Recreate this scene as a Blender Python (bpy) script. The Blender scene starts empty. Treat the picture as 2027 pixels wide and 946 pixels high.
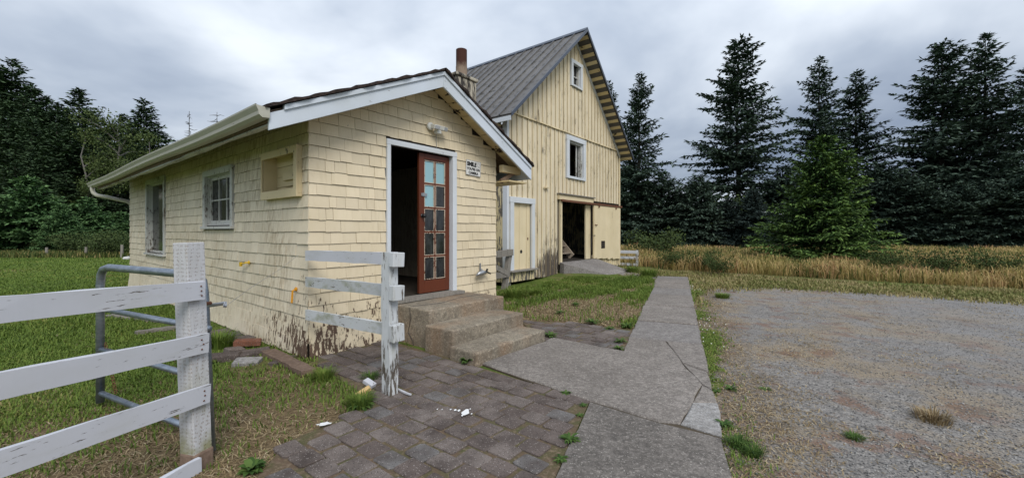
import bpy, bmesh, math, random
import numpy as np
from mathutils import Vector, Matrix, Euler

# ------------------------------------------------------------------ camera, sky, sun, exposure
scene = bpy.context.scene
COL = scene.collection
PI = math.pi
R = math.radians
CAM_H = 1.5
FPX, CX, HY = 815.0, 1013.5, 458.0          # focal length, centre and horizon in the photograph's pixels

cam_d = bpy.data.cameras.new("camera")
cam = bpy.data.objects.new("camera", cam_d)
COL.objects.link(cam)
cam.location = (0, 0, CAM_H)
cam.rotation_euler = (R(90), 0, 0)
cam_d.sensor_width = 36.0
cam_d.lens = FPX / 2027.0 * 36.0
cam_d.shift_y = -15.0 / 2027.0
cam_d.clip_start = 0.05
cam_d.clip_end = 2000
scene.camera = cam

SUN_EL, SUN_AZ = R(44), R(160)               # azimuth clockwise from +Y (the view direction)
world = bpy.data.worlds.new("World")
scene.world = world
world.use_nodes = True
wn = world.node_tree
for n in list(wn.nodes):
    wn.nodes.remove(n)
def W(t, **kw):
    n = wn.nodes.new(t)
    for k, v_ in kw.items():
        setattr(n, k, v_)
    return n
w_out = W("ShaderNodeOutputWorld")
w_bg = W("ShaderNodeBackground")
w_sky = W("ShaderNodeTexSky", sky_type='NISHITA', sun_disc=False, sun_elevation=SUN_EL, sun_rotation=SUN_AZ)
w_tc = W("ShaderNodeTexCoord")
w_sep = W("ShaderNodeSeparateXYZ")
wn.links.new(w_tc.outputs["Generated"], w_sep.inputs[0])
w_zc = W("ShaderNodeMath", operation='MAXIMUM'); w_zc.inputs[1].default_value = 0.0
wn.links.new(w_sep.outputs[2], w_zc.inputs[0])
w_za = W("ShaderNodeMath", operation='ADD'); w_za.inputs[1].default_value = 0.28
wn.links.new(w_zc.outputs[0], w_za.inputs[0])
w_dx = W("ShaderNodeMath", operation='DIVIDE'); wn.links.new(w_sep.outputs[0], w_dx.inputs[0]); wn.links.new(w_za.outputs[0], w_dx.inputs[1])
w_dy = W("ShaderNodeMath", operation='DIVIDE'); wn.links.new(w_sep.outputs[1], w_dy.inputs[0]); wn.links.new(w_za.outputs[0], w_dy.inputs[1])
w_cmb = W("ShaderNodeCombineXYZ"); wn.links.new(w_dx.outputs[0], w_cmb.inputs[0]); wn.links.new(w_dy.outputs[0], w_cmb.inputs[1])
w_cmb.inputs[2].default_value = 3.7
w_n = W("ShaderNodeTexNoise"); w_n.inputs["Scale"].default_value = 0.80; w_n.inputs["Detail"].default_value = 6
w_n.inputs["Roughness"].default_value = 0.48; w_n.inputs["Distortion"].default_value = 0.35
wn.links.new(w_cmb.outputs[0], w_n.inputs["Vector"])
w_r = W("ShaderNodeValToRGB")
els = w_r.color_ramp.elements
els[0].position = 0.36; els[0].color = (0.160, 0.200, 0.275, 1)
els[1].position = 0.62; els[1].color = (0.555, 0.595, 0.645, 1)
e_ = els.new(0.48); e_.color = (0.300, 0.345, 0.415, 1)
wn.links.new(w_n.outputs["Fac"], w_r.inputs[0])
# an overcast sky is brighter overhead than at the horizon
w_gz = W("ShaderNodeMath", operation='MULTIPLY_ADD'); w_gz.inputs[1].default_value = 0.9; w_gz.inputs[2].default_value = 0.88
wn.links.new(w_zc.outputs[0], w_gz.inputs[0])
w_sc = W("ShaderNodeVectorMath", operation='SCALE')
wn.links.new(w_r.outputs[0], w_sc.inputs[0]); wn.links.new(w_gz.outputs[0], w_sc.inputs[3])
w_ss = W("ShaderNodeVectorMath", operation='SCALE'); w_ss.inputs[3].default_value = 0.06
wn.links.new(w_sky.outputs[0], w_ss.inputs[0])
w_mx = W("ShaderNodeMix", data_type='RGBA'); w_mx.inputs[0].default_value = 0.93
wn.links.new(w_ss.outputs[0], w_mx.inputs[6]); wn.links.new(w_sc.outputs[0], w_mx.inputs[7])
wn.links.new(w_mx.outputs[2], w_bg.inputs[0])
w_bg.inputs[1].default_value = 1.0
wn.links.new(w_bg.outputs[0], w_out.inputs[0])

sun_d = bpy.data.lights.new("sun", 'SUN')
sun_d.energy = 1.5
sun_d.angle = R(28)
sun_d.color = (1.0, 0.965, 0.91)
sun = bpy.data.objects.new("sun", sun_d)
COL.objects.link(sun)
sd = Vector((math.sin(SUN_AZ) * math.cos(SUN_EL), math.cos(SUN_AZ) * math.cos(SUN_EL), math.sin(SUN_EL)))
sun.rotation_euler = sd.to_track_quat('Z', 'Y').to_euler()
sun.location = (0, 0, 40)

vs = scene.view_settings
vs.view_transform = 'Standard'
vs.look = 'None'
vs.exposure = 0.60
vs.gamma = 1.0
vs.use_curve_mapping = False
scene.cycles.max_bounces = 6
scene.cycles.diffuse_bounces = 3
scene.cycles.transparent_max_bounces = 4

# ------------------------------------------------------------------ helpers
def gp(px, py, z=0.0):
    d = FPX * (CAM_H - z) / (py - HY)
    return Vector(((px - CX) / FPX * d, d, z))

TH = R(38.3)
UX, UY = math.sin(TH), math.cos(TH)
ROT = math.atan2(UY, UX)
S0 = gp(612, 710)            # near corner of the shed
B0 = gp(1002, 567)           # near corner of the barn
def sl(x, y, z=0.0, o=S0):   # building frame to world
    return Vector((o.x + UX * x - UY * y, o.y + UY * x + UX * y, z))
def to_s(X, Y, o=S0):        # world to building frame (arrays too)
    dx, dy = X - o.x, Y - o.y
    return dx * UX + dy * UY, -dx * UY + dy * UX

def link(o, parent=None):
    COL.objects.link(o)
    if parent is not None:
        o.parent = parent
    return o
def tag(o, label=None, cat=None, group=None, kind=None):
    if label: o["label"] = label
    if cat: o["category"] = cat
    if group: o["group"] = group
    if kind: o["kind"] = kind
    return o
def empty(name, loc=(0, 0, 0), rz=0.0):
    o = bpy.data.objects.new(name, None)
    o.empty_display_size = 0.1
    o.location = loc
    o.rotation_euler = (0, 0, rz)
    return link(o)
def place(name, me, parent=None, loc=(0, 0, 0), rot=(0, 0, 0), scale=(1, 1, 1)):
    o = bpy.data.objects.new(name, me)
    o.location = loc; o.rotation_euler = rot; o.scale = scale
    return link(o, parent)

class MB:
    def __init__(s): s.v = []; s.f = []
    def add(s, vs_, fs):
        b = len(s.v)
        s.v += [tuple(q) for q in vs_]
        s.f += [tuple(i + b for i in f) for f in fs]
        return s
    def box(s, x0, x1, y0, y1, z0, z1):
        return s.add([(x0, y0, z0), (x1, y0, z0), (x1, y1, z0), (x0, y1, z0), (x0, y0, z1), (x1, y0, z1), (x1, y1, z1), (x0, y1, z1)],
                     [(0, 3, 2, 1), (4, 5, 6, 7), (0, 1, 5, 4), (1, 2, 6, 5), (2, 3, 7, 6), (3, 0, 4, 7)])
    def prism(s, poly, y0, y1):          # polygon in x,z (counter-clockwise seen from -y), extruded along y
        n = len(poly)
        vs_ = [(p[0], y0, p[1]) for p in poly] + [(p[0], y1, p[1]) for p in poly]
        fs = [tuple(range(n)), tuple(range(2 * n - 1, n - 1, -1))]
        fs += [(i, n + i, n + (i + 1) % n, (i + 1) % n) for i in range(n)]
        return s.add(vs_, fs)
    def slab(s, poly, z0, z1, inset=0.0):  # polygon in x,y (counter-clockwise), extruded up, optional worn top edge
        n = len(poly)
        c = Vector((sum(p[0] for p in poly) / n, sum(p[1] for p in poly) / n))
        vs_ = [(p[0], p[1], z0) for p in poly]
        if inset > 0:
            vs_ += [(p[0], p[1], z1 - inset) for p in poly]
            for p in poly:
                d = c - Vector(p[:2]); d = d.normalized() * inset * 1.3
                vs_.append((p[0] + d.x, p[1] + d.y, z1))
            k = 3
        else:
            vs_ += [(p[0], p[1], z1) for p in poly]; k = 2
        fs = [tuple(range(n - 1, -1, -1)), tuple(range((k - 1) * n, k * n))]
        for j in range(k - 1):
            fs += [(j * n + i, j * n + (i + 1) % n, (j + 1) * n + (i + 1) % n, (j + 1) * n + i) for i in range(n)]
        return s.add(vs_, fs)
    def tube(s, pts, r, n=8, caps=True):
        pts = [Vector(p) for p in pts]
        rs = r if isinstance(r, (list, tuple)) else [r] * len(pts)
        b = len(s.v); prev = None
        for i, p in enumerate(pts):
            t = (pts[min(i + 1, len(pts) - 1)] - pts[max(i - 1, 0)]).normalized()
            a = prev if prev is not None else (Vector((0, 0, 1)) if abs(t.z) < 0.9 else Vector((1, 0, 0)))
            x = (a - t * a.dot(t)).normalized(); y = t.cross(x); prev = x
            for k in range(n):
                an = 2 * PI * k / n
                s.v.append(tuple(p + (x * math.cos(an) + y * math.sin(an)) * rs[i]))
        for i in range(len(pts) - 1):
            for k in range(n):
                s.f.append((b + i * n + k, b + i * n + (k + 1) % n, b + (i + 1) * n + (k + 1) % n, b + (i + 1) * n + k))
        if caps:
            s.f.append(tuple(b + k for k in range(n - 1, -1, -1)))
            s.f.append(tuple(b + (len(pts) - 1) * n + k for k in range(n)))
        return s
    def beam(s, p0, p1, w, h, up=(0, 0, 1), segs=1, jit=0.0, rnd=None):   # squared timber between two points
        p0, p1 = Vector(p0), Vector(p1)
        t = (p1 - p0).normalized(); upv = Vector(up)
        x = t.cross(upv).normalized(); z = x.cross(t).normalized()
        b = len(s.v)
        for i in range(segs + 1):
            c = p0.lerp(p1, i / segs)
            for sx, sz in ((-1, -1), (1, -1), (1, 1), (-1, 1)):
                j1 = (rnd.uniform(-jit, jit) if rnd else 0); j2 = (rnd.uniform(-jit, jit) if rnd else 0)
                s.v.append(tuple(c + x * (sx * w / 2 + j1 * .4) + z * (sz * h / 2 + j2)))
        for i in range(segs):
            for k in range(4):
                s.f.append((b + i * 4 + k, b + i * 4 + (k + 1) % 4, b + i * 4 + 4 + (k + 1) % 4, b + i * 4 + 4 + k))
        s.f.append((b + 3, b + 2, b + 1, b)); e = b + segs * 4
        s.f.append((e, e + 1, e + 2, e + 3))
        return s
    def lathe(s, prof, n=14, o=(0, 0, 0)):
        b = len(s.v)
        for r, z in prof:
            for k in range(n):
                a = 2 * PI * k / n
                s.v.append((o[0] + r * math.cos(a), o[1] + r * math.sin(a), o[2] + z))
        for i in range(len(prof) - 1):
            for k in range(n):
                s.f.append((b + i * n + k, b + i * n + (k + 1) % n, b + (i + 1) * n + (k + 1) % n, b + (i + 1) * n + k))
        s.f.append(tuple(b + k for k in range(n - 1, -1, -1)))
        s.f.append(tuple(b + (len(prof) - 1) * n + k for k in range(n)))
        return s
    def mesh(s, name, mat, smooth=False):
        me = bpy.data.meshes.new(name)
        me.from_pydata(s.v, [], s.f)
        if mat: me.materials.append(mat)
        bm = bmesh.new(); bm.from_mesh(me)
        bmesh.ops.recalc_face_normals(bm, faces=bm.faces)
        bm.to_mesh(me); bm.free()
        if smooth:
            me.polygons.foreach_set("use_smooth", [True] * len(me.polygons))
        me.update()
        return me
    def build(s, name, mat, parent=None, loc=(0, 0, 0), rot=(0, 0, 0), bevel=0.0, smooth=False, segs=2):
        o = place(name, s.mesh(name, mat, smooth), parent, loc, rot)
        if bevel > 0:
            m = o.modifiers.new("bevel", 'BEVEL'); m.width = bevel; m.segments = segs; m.limit_method = 'ANGLE'
        return o

def np_mesh(name, V, F, mat, attrs=None, smooth=False):
    V = np.asarray(V, np.float32).reshape(-1, 3); F = np.asarray(F, np.int32)
    k = F.shape[1]
    me = bpy.data.meshes.new(name)
    me.vertices.add(len(V)); me.vertices.foreach_set("co", V.ravel())
    me.loops.add(F.size); me.loops.foreach_set("vertex_index", F.ravel())
    me.polygons.add(len(F)); me.polygons.foreach_set("loop_start", np.arange(len(F), dtype=np.int32) * k)
    try: me.polygons.foreach_set("loop_total", np.full(len(F), k, np.int32))
    except Exception: pass
    if smooth: me.polygons.foreach_set("use_smooth", np.ones(len(F), bool))
    for an, data in (attrs or {}).items():
        a = me.attributes.new(an, 'FLOAT', 'POINT'); a.data.foreach_set("value", np.asarray(data, np.float32))
    if mat: me.materials.append(mat)
    me.update(calc_edges=True); me.validate()
    return me

def cells(x0, x1, z0, z1, holes):            # rectangle minus rectangular openings, as rectangles
    xs = sorted({x0, x1, *[h[0] for h in holes if x0 < h[0] < x1], *[h[1] for h in holes if x0 < h[1] < x1]})
    out = []
    for a, b in zip(xs, xs[1:]):
        m = (a + b) / 2
        hs = sorted([(h[2], h[3]) for h in holes if h[0] < m < h[1] and h[3] > z0 and h[2] < z1])
        z = z0
        for p, q in hs:
            if p > z + 1e-4: out.append((a, b, z, p))
            z = max(z, q)
        if z < z1 - 1e-4: out.append((a, b, z, z1))
    return out
def in_poly(X, Y, poly):
    c = np.zeros(len(X), bool); n = len(poly)
    for i in range(n):
        x0, y0 = poly[i][0], poly[i][1]; x1, y1 = poly[(i + 1) % n][0], poly[(i + 1) % n][1]
        if y0 == y1: continue
        t = ((y0 > Y) != (y1 > Y)) & (X < (x1 - x0) * (Y - y0) / (y1 - y0) + x0)
        c ^= t
    return c

# ------------------------------------------------------------------ procedural materials
class NT:
    def __init__(s, name):
        s.m = bpy.data.materials.new(name); s.m.use_nodes = True
        s.t = s.m.node_tree
        for n in list(s.t.nodes): s.t.nodes.remove(n)
        s.out = s.t.nodes.new("ShaderNodeOutputMaterial")
        s.b = s.t.nodes.new("ShaderNodeBsdfPrincipled")
        s.t.links.new(s.b.outputs[0], s.out.inputs[0])
        s.b.inputs["Roughness"].default_value = 0.85
        s.b.inputs["Specular IOR Level"].default_value = 0.3
        s.geo = s.t.nodes.new("ShaderNodeNewGeometry")
        s.pos = s.geo.outputs["Position"]
        s._r = None
    def L(s, a, b): s.t.links.new(a, b)
    def set(s, inp, v_):
        if hasattr(v_, "is_linked") or hasattr(v_, "links"): s.L(v_, inp)
        else:
            if isinstance(v_, (tuple, list)) and len(v_) == 3 and inp.type == 'RGBA': v_ = (*v_, 1)
            inp.default_value = v_
    def math(s, op, a, b=0.0, c=None, clamp=False):
        n = s.t.nodes.new("ShaderNodeMath"); n.operation = op; n.use_clamp = clamp
        s.set(n.inputs[0], a); s.set(n.inputs[1], b)
        if c is not None: s.set(n.inputs[2], c)
        return n.outputs[0]
    def vmul(s, v_, k):
        n = s.t.nodes.new("ShaderNodeVectorMath"); n.operation = 'MULTIPLY'
        s.set(n.inputs[0], v_); n.inputs[1].default_value = k
        return n.outputs[0]
    def noise(s, scale=1.0, detail=4, rough=0.6, vec=None, st=None, dist=0.0, color=False):
        n = s.t.nodes.new("ShaderNodeTexNoise")
        v_ = vec if vec is not None else s.pos
        if st: v_ = s.vmul(v_, st)
        s.L(v_, n.inputs["Vector"])
        n.inputs["Scale"].default_value = scale; n.inputs["Detail"].default_value = detail
        n.inputs["Roughness"].default_value = rough; n.inputs["Distortion"].default_value = dist
        return n.outputs["Color" if color else "Fac"]
    def voro(s, scale, feature='F1', out="Distance", st=None, rnd=1.0):
        n = s.t.nodes.new("ShaderNodeTexVoronoi"); n.feature = feature
        s.L(s.vmul(s.pos, st) if st else s.pos, n.inputs["Vector"]); n.inputs["Scale"].default_value = scale
        n.inputs["Randomness"].default_value = rnd
        return n.outputs[out]
    def ramp(s, fac, stops, interp='LINEAR'):
        n = s.t.nodes.new("ShaderNodeValToRGB"); cr = n.color_ramp; cr.interpolation = interp
        while len(cr.elements) > 1: cr.elements.remove(cr.elements[-1])
        cr.elements[0].position = stops[0][0]
        def c4(c): return (c, c, c, 1) if isinstance(c, (int, float)) else (*c, 1)
        cr.elements[0].color = c4(stops[0][1])
        for p, c in stops[1:]:
            e = cr.elements.new(p); e.color = c4(c)
        s.set(n.inputs[0], fac)
        return n.outputs[0]
    def step(s, fac, a, b): return s.ramp(fac, [(a, 0.0), (b, 1.0)])
    def mix(s, f, a, b, blend='MIX'):
        n = s.t.nodes.new("ShaderNodeMix"); n.data_type = 'RGBA'; n.blend_type = blend
        s.set(n.inputs[0], f); s.set(n.inputs[6], a); s.set(n.inputs[7], b)
        return n.outputs[2]
    def rnd(s):                          # one random number for each loose piece / object
        if s._r is None:
            oi = s.t.nodes.new("ShaderNodeObjectInfo")
            a = s.math('ADD', oi.outputs["Random"], s.geo.outputs["Random Per Island"])
            s._r = s.math('FRACT', s.math('MULTIPLY', a, 7.31))
        return s._r
    def vary(s, col, amt):
        k = s.math('MULTIPLY_ADD', s.rnd(), 2 * amt, 1 - amt)
        n = s.t.nodes.new("ShaderNodeVectorMath"); n.operation = 'SCALE'
        s.set(n.inputs[0], col if not isinstance(col, tuple) else s.rgb(col)); s.set(n.inputs[3], k)
        return n.outputs[0]
    def rgb(s, c):
        n = s.t.nodes.new("ShaderNodeRGB"); n.outputs[0].default_value = (*c, 1); return n.outputs[0]
    def z(s):
        n = s.t.nodes.new("ShaderNodeSeparateXYZ"); s.L(s.pos, n.inputs[0]); return n.outputs[2]
    def xyz(s):
        n = s.t.nodes.new("ShaderNodeSeparateXYZ"); s.L(s.pos, n.inputs[0]); return n.outputs
    def attr(s, name):
        n = s.t.nodes.new("ShaderNodeAttribute"); n.attribute_name = name; return n.outputs["Fac"]
    def near(s, p, r0, r1):              # 1 inside r0, 0 outside r1, around a place on the ground
        n = s.t.nodes.new("ShaderNodeVectorMath"); n.operation = 'DISTANCE'
        s.L(s.pos, n.inputs[0]); n.inputs[1].default_value = p
        mr = s.t.nodes.new("ShaderNodeMapRange"); s.L(n.outputs["Value"], mr.inputs[0])
        mr.inputs[1].default_value = r0; mr.inputs[2].default_value = r1; mr.inputs[3].default_value = 1; mr.inputs[4].default_value = 0
        return mr.outputs[0]
    def bump(s, h, strength=0.4, dist=0.01, base=None):
        n = s.t.nodes.new("ShaderNodeBump"); n.inputs["Strength"].default_value = strength; n.inputs["Distance"].default_value = dist
        s.set(n.inputs["Height"], h)
        if base is not None: s.L(base, n.inputs["Normal"])
        return n.outputs[0]
    def done(s, col, rough=None, nrm=None, spec=None, metal=None):
        s.set(s.b.inputs["Base Color"], col)
        if rough is not None: s.set(s.b.inputs["Roughness"], rough)
        if nrm is not None: s.L(nrm, s.b.inputs["Normal"])
        if spec is not None: s.b.inputs["Specular IOR Level"].default_value = spec
        if metal is not None: s.b.inputs["Metallic"].default_value = metal
        return s.m

def painted(name, col, wood, wear=0.3, st=(26, 26, 5), low=None, spot=None, dth=(.50, .70), dirt=0.0, dirtcol=(0.2, 0.15, 0.08), dst=(22, 22, 2.5), var=0.06, rough=0.6, patch=0.55, soft=0.03, grain=True):
    """paint over wood: flakes off in streaks, a little more where patches of wear lie; low=(z0,z1,extra) wears the foot more"""
    t = NT(name)
    c = t.vary(col, var)
    big = t.noise(1.7, 3, 0.5)
    def pv(st_):
        n = t.t.nodes.new("ShaderNodeVectorMath"); n.operation = 'ADD'
        t.L(t.vmul(t.pos, st_), n.inputs[0])
        k = t.t.nodes.new("ShaderNodeCombineXYZ"); kk = t.math('MULTIPLY', t.rnd(), 41.0)
        for i_ in range(3): t.L(kk, k.inputs[i_])
        t.L(k.outputs[0], n.inputs[1]); return n.outputs[0]
    c = t.mix(t.step(big, 0.35, 0.75), c, t.mix(0.5, c, (col[0] * .80, col[1] * .78, col[2] * .70)))
    if dirt > 0:
        d = t.noise(1.0, 5, 0.65, vec=pv(dst))
        dm = t.math('MULTIPLY', t.step(d, *dth), t.math('MULTIPLY', t.step(t.noise(0.9, 3, .5), 0.34, 0.58), dirt))
        c = t.mix(dm, c, dirtcol)
    fl = t.noise(1.0, 6, 0.68, vec=pv(st))
    v_ = t.math('MULTIPLY_ADD', t.math('SUBTRACT', big, 0.5), patch, fl)
    if low:
        mr = t.t.nodes.new("ShaderNodeMapRange"); t.L(t.z(), mr.inputs[0])
        mr.inputs[1].default_value = low[0]; mr.inputs[2].default_value = low[1]; mr.inputs[3].default_value = low[2]; mr.inputs[4].default_value = 0
        v_ = t.math('ADD', v_, mr.outputs[0])
    if spot: v_ = t.math('ADD', v_, t.math('MULTIPLY', t.near(*spot[:3]), spot[3]))
    th = 1.0 - wear
    mk = t.step(v_, th, th + soft)
    wv = t.noise(1.0, 4, 0.6, st=(60, 60, 3))
    wc = t.mix(t.step(wv, 0.3, 0.7), tuple(x * .55 for x in wood), wood)
    c = t.mix(mk, c, wc)
    h = t.math('MULTIPLY_ADD', mk, -0.8, t.math('MULTIPLY', wv, 0.35 if grain else 0.1))
    return t.done(c, rough, t.bump(h, 0.5, 0.004))

def timber(name, a, b, st=(40, 40, 3), rough=0.85, var=0.12, bump=0.5):
    t = NT(name)
    g = t.noise(1.0, 5, 0.65, st=st)
    c = t.mix(t.step(g, 0.3, 0.7), a, b)
    c = t.mix(t.step(t.noise(2.2, 4, .6), .35, .7), c, t.vary(c, var))
    return t.done(t.vary(c, var), rough, t.bump(g, bump, 0.006))

def concrete(name, base, dark, speck=0.0, tint=None, tintamt=0.0, scale=1.0, rough=0.9, vert=False):
    t = NT(name)
    big = t.noise(0.9 * scale, 6, 0.62); mid = t.noise(6.0 * scale, 5, 0.6); fine = t.noise(90.0, 3, 0.6)
    c = t.mix(t.step(big, 0.33, 0.68), dark, base)
    c = t.mix(t.math('MULTIPLY', t.step(mid, 0.42, 0.62), 0.45), c, tuple(x * .62 for x in dark))
    gr = t.noise(24.0, 5, 0.7)
    c = t.mix(t.math('MULTIPLY', t.step(gr, 0.46, 0.60), 0.55), c, tuple(x * .60 for x in dark))
    c = t.mix(t.math('MULTIPLY', t.step(t.noise(31.0, 5, 0.7), 0.54, 0.64), 0.55), c, tuple(min(.6, x * 1.5) for x in base))
    if tint:
        tm = t.math('MULTIPLY', t.step(t.noise(1.6, 5, 0.6, st=(1, 1, .4)), 0.47, 0.66), tintamt)
        c = t.mix(tm, c, tint)
    c = t.mix(t.math('MULTIPLY', t.step(fine, 0.40, 0.66), 0.6), c, tuple(x * .5 for x in dark))
    vd = t.voro(75.0); vc = t.voro(75.0, out="Color")
    if speck > 0:
        sm = t.math('MULTIPLY', t.step(vd, 0.36, 0.24), .8)
        sep = t.t.nodes.new("ShaderNodeSeparateColor"); t.L(vc, sep.inputs[0])
        sm = t.math('MULTIPLY', sm, t.math('MULTIPLY_ADD', t.step(t.noise(5.0, 4, .6), .35, .65), .85, .15))
        on = t.step(sep.outputs[0], 1.0 - speck, 1.0 - speck + .02)
        c = t.mix(t.math('MULTIPLY', sm, on), c, (0.50, 0.47, 0.42))
        on2 = t.step(sep.outputs[1], 1.0 - speck * 1.3, 1.0 - speck * 1.3 + .02)
        c = t.mix(t.math('MULTIPLY', sm, on2), c, (0.07, 0.063, 0.06))
    h = t.math('MULTIPLY_ADD', vd, -0.8, t.math('ADD', fine, t.math('MULTIPLY', mid, 1.2)))
    return t.done(c, rough, t.bump(h, 0.55, 0.006), spec=0.25)

YEL = (0.66, 0.545, 0.30)
M = {}
M['shingle_front'] = painted("yellow_shingle_front", (0.74, 0.63, 0.45), (0.15, 0.095, 0.065), 0.285, (26, 26, 7), low=(0.0, 0.75, 0.17), spot=((-2.2, 5.1, 0.05), .25, 1.3, .075), dirt=0.25, dirtcol=(.40, .30, .14), var=0.07, patch=0.4)
M['shingle_side'] = painted("yellow_shingle_side", (0.74, 0.65, 0.50), (0.15, 0.095, 0.065), 0.275, (26, 26, 7), low=(0.0, 0.55, 0.09), spot=((-2.50, 4.90, 0.10), .25, 1.5, .17), dirt=0.65, dirtcol=(0.38, 0.285, 0.17), dst=(20, 20, 5.0), dth=(.46, .60), var=0.07, patch=0.4)
M['shed_backing'] = timber("shed_sheathing", (.05, .032, .02), (.08, .05, .03))
M['barn_board'] = painted("barn_board_paint", (0.75, 0.65, 0.475), (0.13, 0.105, 0.085), 0.372, (34, 34, 2.8), low=(0.1, 1.1, 0.10), spot=(tuple(sl(2.25, 0, .45, B0)), .25, 1.05, .22), dirt=0.3, dirtcol=(.42, .32, .16), var=0.06, patch=0.34)
M['barn_batten'] = painted("barn_batten_paint", (0.71, 0.595, 0.39), (0.12, 0.10, 0.08), 0.40, (34, 34, 2.6), low=(0.1, 1.0, 0.10), spot=(tuple(sl(2.25, 0, .45, B0)), .25, 1.05, .22), var=0.10, patch=0.35)
M['barn_door'] = painted("barn_door_paint", (0.755, 0.635, 0.42), (0.15, 0.12, 0.09), 0.30, (30, 30, 2.5), var=0.035)
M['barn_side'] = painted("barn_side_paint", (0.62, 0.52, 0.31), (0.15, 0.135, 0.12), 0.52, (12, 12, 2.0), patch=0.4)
M['trim_white'] = painted("white_trim", (0.64, 0.67, 0.71), (0.25, 0.22, 0.19), 0.30, (30, 30, 8), var=0.03, patch=0.3)
M['fascia_white'] = painted("white_fascia", (0.61, 0.66, 0.73), (0.32, 0.30, 0.29), 0.325, (9, 9, 34), var=0.02, patch=0.25)
M['window_white'] = painted("worn_white_window", (0.56, 0.56, 0.535), (0.18, 0.15, 0.12), 0.42, (34, 34, 9), patch=0.5)
M['yellow_trim'] = painted("yellow_trim", (0.72, 0.595, 0.37), (0.10, 0.07, 0.05), 0.33, (22, 22, 9), var=0.05)
M['soffit'] = painted("yellow_soffit", (0.67, 0.535, 0.30), (0.07, 0.045, 0.03), 0.37, (5, 5, 9), var=0.10, patch=0.8)
M['rail_white'] = painted("white_rail", (0.55, 0.56, 0.61), (0.17, 0.15, 0.13), 0.35, (26, 3.2, 60), dirt=0.45, dirtcol=(.36, .36, .30), dst=(2.5, 2.5, 9), var=0.04, patch=0.3)
M['rail_mossy'] = painted("mossy_white_rail", (0.53, 0.545, 0.56), (0.17, 0.15, 0.115), 0.385, (10, 10, 34), dirt=0.95, dirtcol=(.24, .25, .14), dst=(4, 4, 8), var=0.08, patch=0.45)
M['post_worn'] = painted("worn_white_post", (0.58, 0.60, 0.62), (0.15, 0.125, 0.10), 0.42, (36, 36, 5), low=(0.0, 0.55, 0.10), dirt=0.5, dirtcol=(.25, .24, .14), var=0.05, patch=0.3)
def incised_post():
    t = NT("incised_white_post")
    g = t.noise(1.0, 4, .6, st=(30, 30, 5))
    c = t.mix(t.step(g, .3, .75), (0.56, .56, .58), (0.45, .44, .43))
    vd = t.voro(1.0, st=(105, 105, 42), rnd=0.35)
    pit = t.step(vd, 0.34, 0.20)
    c = t.mix(t.math('MULTIPLY', pit, t.step(t.noise(3.5, 3), .38, .55)), c, (0.37, 0.31, 0.27))
    moss = t.math('MULTIPLY', t.step(t.noise(5, 4), .42, .6), t.step(t.z(), 0.75, 0.0))
    c = t.mix(moss, c, (0.22, 0.21, 0.08))
    c = t.mix(t.math('MULTIPLY', t.step(t.noise(1.0, 5, .65, st=(20, 20, 3)), .66, .70), 1.0), c, (0.22, .18, .14))
    return t.done(c, .75, t.bump(t.math('MULTIPLY', pit, -1.0), .6, .006))
M['post_incised'] = incised_post()
M['bare_wood'] = timber("grey_weathered_wood", (0.16, 0.145, 0.125), (0.30, 0.275, 0.24))
M['brown_plank'] = timber("old_brown_plank", (0.13, 0.085, 0.06), (0.27, 0.19, 0.14), (26, 26, 26))
M['batten_edge'] = timber("batten_shade_edges", (.30, .23, .14), (.46, .37, .23))  # brown batten sides paint in the shadow lines beside each batten
M['butt'] = timber("dirty_shaded_butts", (.10, .07, .04), (.22, .16, .09))  # dirty end grain, kept dark so course shadow lines are painted in
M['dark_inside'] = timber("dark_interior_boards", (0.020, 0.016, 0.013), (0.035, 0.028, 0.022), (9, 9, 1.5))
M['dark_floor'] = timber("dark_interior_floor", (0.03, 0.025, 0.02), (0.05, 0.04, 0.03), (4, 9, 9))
M['inside_wood'] = timber("unpainted_barn_stair_wood", (0.26, 0.21, 0.16), (0.42, 0.35, 0.27))
M['door_red'] = painted("red_brown_varnish", (0.125, 0.033, 0.015), (0.19, 0.085, 0.045), 0.34, (40, 40, 3), var=0.05, rough=0.38, patch=.5, soft=.25)
M['muntin'] = painted("flaking_muntin", (0.56, 0.46, 0.36), (0.17, 0.07, 0.04), 0.44, (34, 34, 12), patch=.4)
def plain(name, col, rough=.5, metal=0.0, spec=.4, var=0.0, bump=0.0, bs=60):
    t = NT(name); c = t.vary(col, var) if var else col
    return t.done(c, rough, t.bump(t.noise(bs, 4), bump, .004) if bump else None, spec, metal)
def glass(name, col, dust):
    t = NT(name)
    d = t.math('MULTIPLY', t.step(t.noise(9, 6, .7, st=(1, 1, .5)), .42, .75), dust)
    return t.done(t.mix(d, col, (.22, .23, .23)), t.math('MULTIPLY_ADD', d, .5, .08), None, .5)
M['glass_dark'] = glass("dark_dusty_glass", (0.010, 0.011, 0.012), .22)
M['glass_house'] = glass("dark_window_glass", (0.012, 0.014, 0.014), .16)
M['glass_blue'] = plain("blue_covered_pane", (0.28, 0.47, 0.51), .22, 0, .5, .06)
M['black_iron'] = plain("black_iron", (0.012, 0.012, 0.013), .4, 0, .5)
M['galv'] = (lambda t: t.done(t.mix(t.step(t.noise(14, 5, .65, st=(1, 1, 2)), .35, .7), (0.20, 0.235, 0.28), (0.36, 0.40, 0.45)), t.math('MULTIPLY_ADD', t.noise(9, 3), .3, .28), None, .5, .75))(NT("galvanised_tube"))
M['steel'] = plain("dull_steel", (.42, .43, .44), .4, .8)
M['gutter'] = painted("almond_gutter", (0.47, 0.455, 0.385), (0.24, 0.23, 0.18), 0.30, (3, 3, 9), dirt=.5, dirtcol=(.36, .35, .27), dst=(5, 5, 12), var=0.02, rough=.45, grain=False)
M['plastic_white'] = plain("white_plastic", (.62, .62, .58), .45, 0, .4, .04)
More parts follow.
